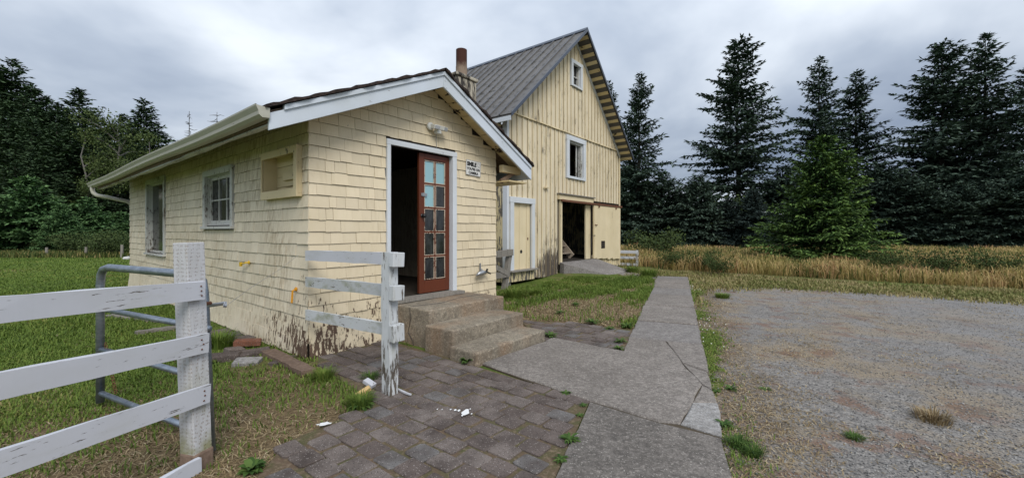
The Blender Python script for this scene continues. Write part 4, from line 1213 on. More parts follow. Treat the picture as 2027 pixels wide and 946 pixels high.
# board fence at the left with its heavy corner post
PC = Vector((-2.005, 2.62, 0)); FD = Vector((-.253, -.967, 0)).normalized(); RN = Vector((.967, -.253, 0)).normalized()
fence = empty("board_fence", PC)
tag(fence, "white board fence with thick post at the left edge, nearest the viewer", "fence")
prz = math.atan2(RN.y, RN.x)
MB().box(-.058, .058, -.058, .058, .10, 1.43).build("post", M['post_incised'], fence, rot=(R(.4), R(-2.2), prz), bevel=.005)
MB().box(-.064, .064, -.064, .064, -.1, .115).build("post_foot", M['brown_plank'], fence, rot=(0, 0, prz), bevel=.012)
for (z, s0, l, ti, nm) in ((1.125, .035, 3.2, .045, "rail"), (.790, .050, 3.2, .06, "rail"), (.468, .050, 3.2, .055, "rail"), (.055, -.02, 1.3, -.03, "bottom_rail")):
    rofs = .076 - .036 * z
    a = RN * rofs - FD * (s0 - .02); b = RN * rofs + FD * l
    MB().beam((a.x, a.y, z), (b.x, b.y, z + ti * l), .030, .115 if nm == "rail" else .09, segs=16, jit=.0035, rnd=frnd).build(nm, M['rail_white'], fence)
for z in (1.125, .79, .468):      # nail heads
    for dz in (-.03, 0, .03):
        q = RN * (.093 - .036 * z) + FD * frnd.uniform(.0, .02)
        MB().lathe([(.006, 0), (.004, .003)], 6).build("nail", M['rust_brown'], fence, (q.x, q.y, z + dz), (0, PI / 2, prz))
# tubular gate hung behind that post, standing open
H0 = Vector((-2.02, 2.76, 0)); G1 = Vector((-3.50, 3.50, 0)); GD = (G1 - H0); GLn = GD.length; GDn = GD.normalized()
gate = empty("tube_gate", H0)
tag(gate, "galvanised tube farm gate hinged behind the thick white post", "gate")
def gpt(s, z): q = GDn * s; return (q.x, q.y, z)
MB().tube([gpt(.0, .03), gpt(.08, 1.08), gpt(.10, 1.16), gpt(.17, 1.20), gpt(GLn - .16, 1.20), gpt(GLn - .06, 1.18), gpt(GLn - .015, 1.13), gpt(GLn, 1.04), gpt(GLn, .05)], .029, 12).build("frame", M['galv'], gate, smooth=True)
for z in (.845, .50, .13):
    MB().tube([gpt(.02, z), gpt(GLn - .02, z)], .022, 10).build("rung", M['galv'], gate, smooth=True)
for z in (1.02, .22):
    MB().tube([(0, 0, z), (.0, -.10, z + .01)], .012, 6).build("hinge", M['rust_brown'], gate)
MB().tube([gpt(.03, 1.0), (.10, .0, 1.02), (.11, -.02, 1.0)], .012, 6).build("latch_bolt", M['steel'], gate)
chn = MB()
for i in range(16):
    q = gpt(GLn - .10 - .012 * i, .55 - .024 * i)
    ax = Vector((1, 0, 0)) if i % 2 else Vector((0, 1, 0))
    chn.tube([Vector(q) + ax * .011 * math.cos(k * PI / 4) + Vector((0, 0, .019 * math.sin(k * PI / 4))) for k in range(9)], .0035, 4)
chn.build("chain", M['rust_brown'], gate)
# a short run of rails from the second post to the shed's corner
P2 = Vector((-1.118, 3.77, 0)); D2 = Vector((-.818, .575, 0)).normalized(); N1 = Vector((-.575, -.818, 0)).normalized()
f2 = empty("fence_stub", P2)
tag(f2, "flaking white fence post and three mossy rails running to the shed's corner", "fence")
rz2 = math.atan2(D2.y, D2.x)
pm = MB()
for i in range(9):
    z = -.05 + 1.36 * i / 8; j = lambda: frnd.uniform(-.004, .004)
    pm.v += [(-.056 + j(), -.050 + j(), z), (.056 + j(), -.050 + j(), z), (.056 + j(), .050 + j(), z), (-.056 + j(), .050 + j(), z)]
for i in range(8):
    for k in range(4): pm.f.append((i * 4 + k, i * 4 + (k + 1) % 4, i * 4 + 4 + (k + 1) % 4, i * 4 + 4 + k))
pm.f += [(3, 2, 1, 0), (32, 33, 34, 35)]
pm.build("post", M['post_worn'], f2, rot=(R(.6), R(.9), rz2))
for (za, zb, sg_) in ((1.245, 1.225, 0), (.945, .925, .0), (.578, .55, 0)):
    a = D2 * .03 - N1 * .066; b = D2 * 1.56 - N1 * .066
    MB().beam((a.x, a.y, za), (b.x, b.y, zb), .030, .115, segs=10, jit=.004, rnd=frnd).build("rail", M['rail_mossy'] if zb < 1 else M['rail_white'], f2)
for z, hgt in ((1.245, .13), (.945, .135), (.585, .155)):
    q = -D2 * .088
    MB().box(-.036, .03, -.066, .058, -hgt / 2, hgt / 2).build("rail_stub", M['post_worn'], f2, (q.x, q.y, z), (R(frnd.uniform(-3, 3)), 0, rz2 + R(frnd.uniform(-4, 4))), bevel=.006)
wire = MB().tube([(-1.90, 2.72, 1.00), (-2.10, 3.3, 1.045), (-2.30, 4.1, 1.13), (-2.40, 4.62, 1.235)], .0022, 4).build("fence_wire", M['steel'])
tag(wire, "thin wire strung from the gate post to the shed's corner", "wire")

# white fence beyond the barn's far corner
f3 = empty("paddock_fence", (5.30, 17.46, 0))
tag(f3, "short low white three-rail fence past the barn's far corner", "fence")
MB().box(-.05, .05, -.05, .05, -.05, .70).build("post", M['post_worn'], f3)
for z in (.62, .38, .10):
    MB().beam((.02, -.06, z), (-1.6, .48, z + .01), .03, .11, segs=5, jit=.006, rnd=frnd).build("rail", M['rail_white'], f3)
# grey gate remains between shed and barn
f4 = empty("weathered_fence", sl(6.05, 1.9))
tag(f4, "bare grey wooden fence end standing between the shed and the barn", "fence")
f4.rotation_euler = (0, 0, ROT)
MB().beam((-.12, 0, -.05), (.12, 0, 1.02), .12, .12, up=(0, 1, 0), segs=6, jit=.006, rnd=frnd).build("post", M['bare_wood'], f4)
MB().beam((.14, -.08, .95), (-2.2, -.08, .86), .05, .16, segs=6, jit=.006, rnd=frnd).build("rail", M['bare_wood'], f4)
MB().beam((.0, -.08, .40), (-2.2, -.08, .38), .05, .15, segs=6, jit=.006, rnd=frnd).build("rail", M['bare_wood'], f4)
MB().beam((-.10, -.10, .42), (-1.2, -.10, .86), .04, .12, segs=4, jit=.006, rnd=frnd).build("brace", M['bare_wood'], f4)

# loose things on the ground
def ground_plank(name, a, b, w, h, mat, label, cat, z=0.0, tilt=0.0):
    a, b = gp(*a), gp(*b)
    o = MB().beam((a.x, a.y, z + h / 2 + .004), (b.x, b.y, z + h / 2 + .004 + tilt), w, h, segs=9, jit=.006, rnd=frnd).build(name, mat)
    return tag(o, label, cat)
ground_plank("plank", (530, 700), (612, 744), .15, .05, M['brown_plank'], "old brown plank lying on the ground along the shed's foot", "plank", tilt=.01)
ground_plank("plank", (268, 662), (352, 650), .14, .04, M['bare_wood'], "long grey board lying in the grass beside the shed wall", "plank")
ground_plank("plank", (215, 626), (348, 640), .12, .035, M['bare_wood'], "grey board in the grass furthest along the shed wall", "plank")
def stone(px, py, w, d, h, rz, mat, label, name="paving_stone", cat="stone", tilt=(0, 0), grp="loose paving stones by the shed wall", z=0):
    b = MB(); k = 7 if name != "brick" else 4; pts = []
    if k == 4: pts = [(-w / 2, -d / 2), (w / 2, -d / 2), (w / 2, d / 2), (-w / 2, d / 2)]
    else:
        for cxx, cyy in ((-1, -1), (1, -1), (1, 1), (-1, 1)):
            for q in range(2):
                pts.append((cxx * w / 2 * frnd.uniform(.80, 1.0), cyy * d / 2 * frnd.uniform(.75, 1.0)))
        pts.sort(key=lambda p: math.atan2(p[1], p[0]))
    b.slab(pts, 0, h, h * .15)
    p = gp(px, py)
    o = b.build(name, mat, None, (p.x, p.y, .0 + z), (R(tilt[0]), R(tilt[1]), R(rz)))
    return tag(o, label, cat, grp)
stone(436, 713, .42, .20, .07, 20, M['paver'], "long grey paving stone at the edge of the grass behind the gate post")
stone(463, 701, .20, .13, .08, 60, M['paver'], "small grey block beside the long paving stone", tilt=(6, 8))
stone(489, 720, .28, .17, .05, 15, M['patch_concrete'], "palest loose paving stone, in front of the red brick", tilt=(8, 3))
stone(490, 687, .30, .12, .07, 25, M['brick_red'], "red brick lying among grey stones near the shed wall", "brick", "brick", tilt=(2, 4), z=.03)
stone(505, 702, .38, .26, .05, 40, M['paver'], "broad flat grey stone next to the end of the brown plank")
stone(470, 676, .40, .22, .05, 50, M['paver'], "flat brownish stone close against the shed wall behind the red brick")
stone(447, 669, .42, .24, .05, 52, M['paver'], "flat stone second along the shed wall from the red brick")
stone(428, 662, .38, .24, .05, 50, M['paver'], "furthest flat stone seen along the shed wall beside the gate post")
tag(stone(560, 716, .34, .12, .035, 75, M['paver'], "thin grey stone between the brown plank and the shed wall"), None)
bl = stone(731, 771, .115, .06, .035, -25, M['rail_white'], "white painted wood offcut resting against the second fence post", "brick", "offcut", grp=None, z=.05, tilt=(8, 20)); bl.name = "wood_offcut"
bl = stone(720, 788, .13, .045, .03, 38, M['raw_wood'], "pale yellow split wood offcut lying in the weeds by the second post", "brick", "offcut", grp=None, z=.05, tilt=(15, -22)); bl.name = "wood_offcut"
a, b = gp(787, 777), gp(813, 789)
tag(MB().beam((a.x, a.y, .034), (b.x, b.y, .036), .018, .012, segs=4, jit=.003, rnd=frnd).build("wood_splinter", M['rail_white']), "white wood splinter on the pavers beside the second fence post", "splinter")
def spill(px, py, r, label, drops, k=.55):
    p = gp(px, py); b = MB()
    def blob(x, y, rr):
        nonlocal b
        n = 14; ph = frnd.uniform(0, 6)
        b.add([(x + rr * (1 + .25 * math.sin(3 * t + ph) + frnd.uniform(-.1, .1)) * math.cos(t) * k, y + rr * (1 + .2 * math.sin(2 * t)) * math.sin(t), .0008 * frnd.random()) for t in [2 * PI * i / n for i in range(n)]], [tuple(range(n))])
    blob(0, 0, r)
    o = b.build("paint_spill", M['paint_spill'], None, (p.x, p.y, .0365)); tag(o, label, "paint spill", "white paint spilled on the pavers")
    for x, y, rr in drops:
        b = MB(); blob(x, y, rr); b.build("paint_drop", M['paint_spill'], o)
spill(922, 824, .055, "largest splash of white paint on the pavers in front of the steps", [(-.09, .04, .018), (-.13, .05, .012), (-.06, .03, .02), (.05, -.03, .012), (-.02, -.06, .016), (-.24, .055, .010), (-.20, .05, .008), (.03, .06, .01)])
spill(641, 848, .03, "small white paint splash on the left edge of the pavers", [(.04, .01, .012), (-.04, -.01, .010), (.01, .03, .008)], 1.2)
bd = MB(); p = gp(252, 514)
bm = bmesh.new(); bmesh.ops.create_icosphere(bm, subdivisions=3, radius=.19)
for v_ in bm.verts: v_.co *= 1 + .08 * math.sin(v_.co.x * 31 + v_.co.y * 17); v_.co.z *= .62
me = bpy.data.meshes.new("boulder"); bm.to_mesh(me); bm.free(); me.materials.append(M['boulder'])
tag(place("boulder", me, None, (p.x, p.y, .06)), "pale rounded boulder at the far edge of the field by the shed", "boulder")
for x, y, h, lb in ((241, 511, .75, "grey fence post at the far field edge next to the pale boulder"), (92, 508, .55, "thin dark fence post left of the field under the firs"), (170, 509, .6, "thin fence post midway along the far field edge")):
    p = gp(x, y)
    o = MB().tube([(0, 0, -.1), (.01, 0, h * .6), (0, .01, h)], [.07, .065, .06], 8).build("field_post", M['bare_wood'], None, (p.x, p.y, 0)); tag(o, lb, "post", "posts along the far edge of the field")
hose = MB(); p = sl(-.45, 6.9)
for k in range(3): hose.tube([(p.x + (.24 - .02 * k) * math.cos(t * PI / 8), p.y + (.24 - .02 * k) * math.sin(t * PI / 8), .03 + .035 * k + .03 * math.sin(t)) for t in range(17)], .016, 6)
hose.tube([(p.x + .1, p.y, .1), (p.x + .25, p.y - .1, .22), (p.x + .38, p.y - .15, .12), (p.x + .5, p.y - .3, .03)], .016, 6)
tag(hose.build("hose_coil", M['black_iron']), "dark coil of hose on the ground beside the shed's far window", "hose")

# ------------------------------------------------------------------ plants
def kites(O, D, l, w, rng, tilt=.5):
    n = len(O)
    up = np.stack([rng.normal(0, tilt, n), rng.normal(0, tilt, n), np.ones(n)], 1)
    S = np.cross(D, up); S /= np.linalg.norm(S, axis=1, keepdims=True) + 1e-9
    V = np.empty((n, 4, 3))
    V[:, 0] = O; V[:, 2] = O + D * l[:, None]
    mid = O + D * (l * .42)[:, None]
    V[:, 1] = mid + S * w[:, None]; V[:, 3] = mid - S * w[:, None]
    F = np.arange(n * 4).reshape(n, 4)
    return V.reshape(-1, 3), F
def conifer(seed, H, Rm, nbr, base=.03, el0=-.20, el1=.65, droop=.22, lat=.20, kl=.30, kw=.050, pw=.72, jag=.35, lmax=.95, nw=0, asym=.22, mats=('bark', 'needle_dark')):
    rng = np.random.default_rng(seed)
    t = np.sort(rng.uniform(0, 1, nbr)) ** .92
    if nw: t = np.sort(np.clip((np.floor(t * nw) + .5 + rng.normal(0, .13, nbr)) / nw, 0, 1))
    phi = rng.uniform(0, 6.28)
    O_, D_, T_ = [], [], []
    tb = MB()
    lean = rng.normal(0, .006, 2)
    ax = lambda z: np.array([lean[0] * z + .05 * math.sin(z * .6 + seed), lean[1] * z + .05 * math.cos(z * .5 + seed), z])
    r0 = H * .011 + .02
    zs = np.linspace(0, H, 10)
    tb.tube([tuple(ax(z)) for z in zs], [max(.012, r0 * (1 - z / H) ** .8 + .006) for z in zs], 7)
    for i in range(nbr):
        z = H * (base + (1 - base) * t[i] * .99)
        L = Rm * (1 - t[i]) ** pw * rng.uniform(1 - jag, 1.12) * min(1, .72 + t[i] * 3) + .12
        az = i * 2.39996 + rng.normal(0, .4)
        L *= 1 + asym * math.cos(az - phi) * math.sin(z * .9 + phi) + .6 * asym * math.sin(z * 1.35 + 2 * phi)
        el = el0 + (el1 - el0) * t[i] ** 1.3 + rng.normal(0, .10)
        h = np.array([math.cos(az), math.sin(az), 0]); pr = np.array([-h[1], h[0], 0])
        b0 = ax(z)
        nl = max(4, int(L / lat * 2))
        s = np.clip(np.linspace(.10, 1, nl) + rng.normal(0, .02, nl), .05, 1.02)
        dr = droop * (1 - t[i]) * rng.uniform(.5, 1.4)
        P = b0 + h * (L * s * math.cos(el))[:, None] + np.array([0, 0, 1.]) * (L * (s * math.sin(el) - dr * s ** 2 + dr * .55 * s ** 4))[:, None]
        if L > .5 and i % 2 == 0:
            k = [0, nl // 3, 2 * nl // 3, nl - 1]
            tb.tube([tuple(b0)] + [tuple(P[q]) for q in k[1:]], [.010 * L + .008, .007 * L + .005, .004 * L + .004, .003], 4, False)
        side = np.where(np.arange(nl) % 2 == 0, 1., -1.)
        ph = side * rng.uniform(.65, 1.15, nl)
        ld = h * np.cos(ph)[:, None] + pr * np.sin(ph)[:, None]; ld[:, 2] += rng.normal(-.12, .14, nl); ld /= np.linalg.norm(ld, axis=1, keepdims=True)
        ll = np.minimum(lmax, (.46 * (1 - s) + .09) * L ** .9) * rng.uniform(.6, 1.15, nl)
        nk = np.maximum(1, (ll / (kl * .55)).astype(int))
        idx = np.repeat(np.arange(nl), nk)
        j = np.concatenate([np.arange(q) for q in nk]) / nk[idx]
        o = P[idx] + ld[idx] * (ll[idx] * (j + .05))[:, None]
        d = ld[idx] + rng.normal(0, .38, (len(idx), 3)); d[:, 2] -= .05
        tip = np.clip((s[idx] * .65 + j * .45 - .45) * 2.2, 0, 1)
        # needles along the branch itself
        d2 = h + rng.normal(0, .30, (nl, 3))
        O_ += [o, P]; D_ += [d, d2]; T_ += [tip, np.clip((s - .6) * 2.5, 0, 1)]
    # leader
    nt_ = 14
    zt = rng.uniform(H * .93, H, nt_)
    O_.append(np.array([ax(z) for z in zt])); dd = rng.normal(0, .7, (nt_, 3)); dd[:, 2] = .6; D_.append(dd); T_.append(np.ones(nt_))
    O = np.concatenate(O_); D = np.concatenate(D_); T = np.concatenate(T_)
    D /= np.linalg.norm(D, axis=1, keepdims=True) + 1e-9
    n = len(O)
    V, F = kites(O, D, kl * rng.uniform(.7, 1.3, n), kw * rng.uniform(.7, 1.3, n), rng)
    crown = np_mesh("crown", V, F, M[mats[1]], {"tip": np.repeat(T, 4)})
    trunk = tb.mesh("trunk", M[mats[0]])
    return trunk, crown, H

def plant_tree(name, kind, X, Y, h, label, cat="tree", group=None, z=0.0, wide=1.0, rz=0.0, mat=None):
    tr, cr, H = kind
    r = empty(name, (X, Y, z), rz); k = h / H
    r.scale = (k * wide, k * wide, k)
    tag(r, label, cat, group)
    place("trunk", tr, r)
    c = place("crown", cr, r)
    if mat:
        c.material_slots[0].link = 'OBJECT'; c.material_slots[0].material = M[mat]
    return r
K_tall = [conifer(101, 20, 5.9, 280, nw=34, el0=-.06, droop=.16, kl=.40, kw=.088, pw=.62, jag=.45), conifer(102, 20, 5.6, 260, el0=.0, droop=.20, jag=.55, kl=.40, kw=.084, pw=.68), conifer(103, 20, 5.6, 290, nw=40, el0=.05, el1=.5, droop=.14, kl=.40, kw=.088, pw=.58, jag=.42), conifer(111, 20, 5.2, 250, el0=-.15, el1=.8, droop=.10, jag=.5, kl=.40, kw=.084, pw=.75)]
K_mid = [conifer(104, 9, 4.4, 230, base=.01, lat=.20, kl=.36, kw=.085, pw=.52), conifer(105, 9, 4.0, 200, base=.01, lat=.20, kl=.34, kw=.075, pw=.50)]
K_fir = conifer(106, 6, 3.0, 270, nw=17, asym=.16, base=.02, el0=-.02, el1=.7, droop=.16, lat=.10, kl=.18, kw=.034, pw=.74, jag=.22, lmax=.7, mats=('bark', 'needle_green'))
K_young = [conifer(107, 5.5, 2.9, 230, nw=16, asym=.12, base=.04, el0=-.05, droop=.18, lat=.13, kl=.26, kw=.050, pw=.74, jag=.2, mats=('bark', 'needle_mid')), conifer(108, 5.5, 2.6, 220, nw=15, asym=.12, base=.04, el0=0, droop=.16, lat=.13, kl=.26, kw=.05, pw=.74, jag=.2, mats=('bark', 'needle_mid'))]
K_hill = [conifer(109, 16, 4.0, 200, lat=.28, kl=.46, kw=.11, pw=.62, mats=('bark', 'needle_hill')), conifer(110, 16, 4.4, 190, lat=.28, kl=.46, kw=.11, pw=.6, jag=.5, mats=('bark', 'needle_hill'))]
trnd = random.Random(77)
def X_at(px, d): return (px - CX) / FPX * d
def h_at(top, d, z=0): return CAM_H + (HY - top) / FPX * d - z
tall = [(1208, 158, 47, 3, .9, "dark spruce peeping out just behind the barn's right rake"),
        (1262, 143, 38, 3, 1.0, "tall dark spruce standing next to the barn's right side"),
        (1460, 78, 40, 0, 1.08, "tall dark spruce standing alone in the middle of the gap"),
        (1622, 113, 42, 1, .95, "sparse-topped dark spruce rising behind the bright green fir"),
        (1692, 140, 44, 3, 1.2, "dense dark spruce right behind the bright green fir's right shoulder"),
        (1865, 83, 38, 2, 1.12, "bulky dark spruce, left one of the two tallest at right"),
        (1950, 66, 37, 1, 1.05, "tallest dark spruce near the right edge of the view"),
        (2046, 128, 33, 0, .95, "dark spruce cut off by the right edge of the view")]
for px, top, d, k, wd, lb in tall:
    plant_tree("spruce_tree", K_tall[k], X_at(px, d), d, h_at(top, d), lb, "tree", "dark spruces behind the meadow", wide=wd, rz=trnd.uniform(0, 6))
for px, top, d, k, wd, m_, lb in [(1250, 320, 40, 0, 1.0, None, "low bushy dark spruce right against the barn's far corner"), (1312, 340, 36, 1, 1.1, None, "low bushy dark spruce second from the barn"), (1385, 350, 34, 0, 1.0, None, "low dark spruce left of the lone tall spruce's foot"),
                              (1440, 392, 33, 1, .9, 'needle_blue', "low blue-grey spruce, left of the blue-grey pair"), (1490, 378, 32, 0, .85, 'needle_blue', "low blue-grey spruce, right of the blue-grey pair"), (1548, 330, 37, 1, 1.2, None, "low dark spruce between the lone tall spruce and the bright fir"), (1590, 370, 34, 0, 1.0, None, "low dark spruce touching the bright fir's left side"),
                              (1742, 325, 38, 0, 1.1, None, "low dark spruce at the bright fir's right shoulder"), (1795, 335, 35, 1, 1.1, None, "low dark spruce just left of the two tallest at right"), (1850, 310, 40, 0, 1.2, None, "low dark spruce beneath the bulky tall spruce"), (1905, 360, 32, 1, 1.1, None, "low dark spruce between the feet of the two tallest"),
                              (1975, 320, 33, 0, 1.2, None, "low dark spruce beneath the tallest spruce"), (2035, 330, 30, 1, 1.1, None, "low dark spruce cut by the right edge of the view"), (1345, 385, 39, 0, 1.1, None, "shortest dark spruce in the gap right of the barn"), (1660, 350, 39, 1, 1.3, None, "low dark spruce hidden mostly behind the bright fir")]:
    plant_tree("low_spruce", K_mid[k], X_at(px, d), d, h_at(top, d), lb, "tree", "low spruces beneath the tall ones", wide=wd, rz=trnd.uniform(0, 6), mat=m_)
plant_tree("fir_tree", K_fir, X_at(1628, 18.5), 18.5, h_at(272, 18.5), "bright green young fir standing in the tall dry grass", "tree", rz=1.0, wide=1.0)
# left: young firs at the field's edge, the wood on the hill behind
for px, top, d, k, wd, lb in [(55, 352, 29, 0, 1.15, "broad green fir at the field edge, largest at far left"), (-35, 372, 28, 1, 1.1, "green fir cut off by the left edge of the view"), (178, 392, 31, 1, 1.2, "green fir at the field edge, left of the shed's downspout"),
                              (120, 405, 28, 0, .95, "shorter green fir between the two broad ones at the field edge"), (238, 420, 33, 0, 1.2, "green fir partly hidden by the shed's far corner")]:
    plant_tree("young_fir", K_young[k], X_at(px, d), d, h_at(top, d), lb, "tree", "young firs along the field edge", rz=trnd.uniform(0, 6), wide=wd)
hill = [(22, 117, 70), (0, 138, 68), (-28, 112, 72), (58, 168, 66), (92, 192, 68), (160, 176, 74), (132, 214, 66), (182, 222, 70), (206, 240, 68), (243, 226, 76), (286, 198, 74), (310, 256, 76), (334, 287, 78), (225, 252, 66), (264, 246, 70), (352, 300, 84), (372, 306, 90),
        (38, 245, 52), (104, 272, 50), (150, 292, 48), (292, 318, 56), (326, 338, 60), (72, 290, 46), (8, 300, 45), (250, 330, 47), (200, 335, 44), (-20, 240, 55), (345, 350, 66), (380, 360, 70), (300, 360, 50), (130, 345, 42), (-45, 150, 66), (112, 205, 60), (76, 215, 58), (170, 250, 56), (230, 285, 54), (275, 285, 58), (-10, 190, 60), (45, 190, 60), (60, 232, 50), (112, 245, 50), (20, 205, 54), (138, 262, 47), (88, 310, 43), (30, 320, 42), (0, 262, 50)]
hd_lb = {0: "tallest hillside fir at the far left against the sky", 5: "pointed fir standing above the left wood, left of the pale trunks", 10: "pointed fir at the right end of the wood, above the gutter"}
for i, (px, top, d) in enumerate(hill):
    X = X_at(px, d); z = max(0, hill_z(X, d) - .3)
    plant_tree("hill_fir", K_hill[i % 2], X, d, max(4, h_at(top, d, z)), hd_lb.get(i, "dark fir crowded into the wood on the left hillside"), "tree", "firs of the hillside wood", z=z, rz=trnd.uniform(0, 6), wide=trnd.uniform(1.0, 1.3) * (1.05 if top < 250 else 1.3))
def broadleaf(seed, H, Rr, nleaf, trunk=True, leaf=.26, mats=('bark_pale', 'leaf_alder'), squat=1.0, nlimb=8):
    rng = np.random.default_rng(seed); tb = MB(); C = []
    pts = [(0, 0, 0)]
    for i in range(1, 7): pts.append((pts[-1][0] + rng.normal(0, .02 * H), pts[-1][1] + rng.normal(0, .02 * H), H * .92 * i / 6))
    if trunk: tb.tube(pts, [H * .012 * (1 - i / 7.5) + .01 for i in range(7)], 7)
    for k in range(nlimb):
        z = H * rng.uniform(.30, .85) if trunk else 0.0
        a = rng.uniform(0, 6.28); q = np.interp(z, [p[2] for p in pts], [p[0] for p in pts]); q2 = np.interp(z, [p[2] for p in pts], [p[1] for p in pts])
        L = Rr * rng.uniform(.5, 1.0)
        e0 = np.array([q, q2, z]); up = rng.uniform(.35, .9) * L if trunk else H * rng.uniform(.45, .85)
        e1 = e0 + np.array([math.cos(a) * L, math.sin(a) * L, up]); mid = (e0 + e1) / 2 + np.array([0, 0, .12 * L])
        tb.tube([tuple(e0), tuple(mid), tuple(e1)], [H * .006 + .01, H * .004 + .006, .008], 5)
        C += [(e1, .45 * Rr), (mid, .35 * Rr)]
    C.append((np.array([pts[-1][0], pts[-1][1], H * .95]) if trunk else np.array([0, 0, H * .6]), .4 * Rr))
    O = []; per = nleaf // len(C)
    for c, r in C:
        g_ = rng.normal(0, 1, (per, 3)); g_ /= np.linalg.norm(g_, axis=1, keepdims=True); g_ *= r * rng.uniform(.25, 1, (per, 1)) ** .6
        g_[:, 2] *= .75 * squat
        O.append(c + g_)
    O = np.concatenate(O); O[:, 2] = np.maximum(O[:, 2], .03)
    D = rng.normal(0, 1, O.shape); D[:, 2] -= .3; D /= np.linalg.norm(D, axis=1, keepdims=True)
    n = len(O)
    V, F = kites(O, D, leaf * rng.uniform(.6, 1.3, n), leaf * .32 * rng.uniform(.7, 1.3, n), rng, 1.0)
    return tb.mesh("trunk", M[mats[0]]), np_mesh("crown", V, F, M[mats[1]], {"tip": np.repeat(rng.uniform(0, 1, n), 4)}), H
K_al = [broadleaf(201, 14, 3.4, 5200), broadleaf(202, 14, 3.0, 4200), broadleaf(203, 14, 3.2, 3000, nlimb=10)]
for px, top, d, k, lb in ((172, 258, 43, 1, "pale-trunked alder left of the pair of pointed firs"), (222, 232, 46, 2, "thin pale-trunked alder with the barest crown on the slope"), (288, 262, 48, 0, "leafy alder just above the shed's gutter")):
    X = X_at(px, d); z = max(0, hill_z(X, d) - .2)
    plant_tree("alder_tree", K_al[k], X, d, h_at(top, d, z), lb, "tree", "alders on the slope", z=z, rz=trnd.uniform(0, 6))
def snag(seed, H):
    rng = np.random.default_rng(seed); tb = MB()
    tb.tube([(0, 0, 0), (.05, 0, H * .5), (0, .05, H)], [.16, .10, .025], 6)
    br = MB()
    for i in range(48):
        z = H * rng.uniform(.40, .99); a = rng.uniform(0, 6.28); L = (1.2 - z / H) * 5.0 * rng.uniform(.12, 1) ** 1.4
        br.tube([(0, 0, z), (math.cos(a) * L * .5, math.sin(a) * L * .5, z - .02 * L + rng.normal(0, .12)), (math.cos(a + .25) * L, math.sin(a + .25) * L, z + rng.normal(-.05, .22) * L)], [.05, .03, .014], 4)
    return tb.mesh("trunk", M['bark_dead']), br.mesh("bare_branches", M['bark_dead']), H
for sd_i, px, top, d, lb in ((1, 374, 220, 66, "bare dead tree, the taller one above the gutter"), (2, 429, 222, 70, "bare dead tree, the right one above the gutter")):
    tr, br, H = snag(sd_i, 17)
    r = empty("dead_tree", (X_at(px, d), d, 0)); k = h_at(top, d) / H; r.scale = (k, k, k)
    tag(r, lb, "tree", "dead trees above the gutter"); place("trunk", tr, r); place("bare_branches", br, r)
K_sh = [broadleaf(301, 1.7, 1.5, 2600, False, .13, ('bark', 'leaf_shrub'), nlimb=9), broadleaf(302, 1.4, 1.6, 2400, False, .12, ('bark', 'leaf_shrub'), nlimb=8)]
for px, d, h, k, lb in ((205, 25.5, 1.6, 0, "rounded green shrub at the field edge near the shed's far corner"), (232, 24.5, 1.35, 1, "low green shrub at the field edge closest to the shed wall"), (150, 27, 1.3, 1, "low shrub at the field edge under the green firs"), (110, 28, 1.0, 0, "smallest shrub at the field edge under the broad fir"),
                        (1388, 41, 5.2, 0, "light green shrub showing between the spruces right of the barn"), (1300, 24, 1.5, 1, "low green shrub behind the white paddock fence")):
    plant_tree("shrub", K_sh[k], X_at(px, d), d, h, lb, "shrub", "shrubs at the field edges", rz=trnd.uniform(0, 6), wide=1.0)

for px, d, h, lb in ((1973, 12.4, .85, "small leafy bush in the dry grass near the right edge"), (1398, 15.6, .75, "small bush in the dry grass left of the bright green fir"), (1332, 16.5, .75, "small bush in the dry grass nearest the white paddock fence"), (1420, 14.4, .6, "smallest bush at the front of the dry grass"), (1860, 13.0, .9, "brownish bush in the dry grass right of the bright green fir"), (1760, 14.5, .8, "small bush in the dry grass beside the bright fir's right foot")):
    plant_tree("meadow_bush", K_sh[1], X_at(px, d), d, h, lb, "bush", "small bushes in the meadow", rz=trnd.uniform(0, 6), wide=.7)
# --- grass, straw and gravel: uncountable, one object each
def blades(name, X, Y, h, w, lean, mat, label, seed, z=0.0, head=False):
    rng = np.random.default_rng(seed); n = len(X)
    a = rng.uniform(0, 2 * PI, n); D = np.stack([np.cos(a), np.sin(a)], 1); Sd = np.stack([-D[:, 1], D[:, 0]], 1)
    B = np.stack([X, Y], 1); V = np.zeros((n, 5, 3)); w = w / 2
    b2 = rng.uniform(-.6, .6, n)
    V[:, 0, :2] = B - Sd * w[:, None]; V[:, 1, :2] = B + Sd * w[:, None]
    m = B + D * (lean * h * .35)[:, None]
    k = 1.15 if head else .8
    V[:, 2, :2] = m - Sd * (w * k)[:, None]; V[:, 3, :2] = m + Sd * (w * k)[:, None]
    V[:, 4, :2] = B + D * (lean * h)[:, None]
    zm = .62 if not head else .80
    z = np.broadcast_to(z, (n,)); V[:, 0, 2] = z; V[:, 1, 2] = z; V[:, 2, 2] = z + h * zm; V[:, 3, 2] = z + h * zm; V[:, 4, 2] = z + h * np.maximum(.25, 1 - .45 * lean ** 2)
    base = np.arange(n)[:, None] * 5
    F = np.concatenate([base + np.array([[0, 1, 3]]), base + np.array([[0, 3, 2]]), base + np.array([[2, 3, 4]])], 0)
    o = place(name, np_mesh(name, V.reshape(-1, 3), F, M[mat]))
    return tag(o, label, "grass", None, "stuff")
def polar(n, t0, t1, d0, d1, rng, pw=1.0):
    t = rng.uniform(t0, t1, n); d = d0 * (d1 / d0) ** (rng.uniform(0, 1, n) ** pw)
    return t * d, d
NP_patio = [tuple(p) for p in patio_poly]; NP_patio2 = [tuple(p) for p in patio2_poly]
rng = np.random.default_rng(9)
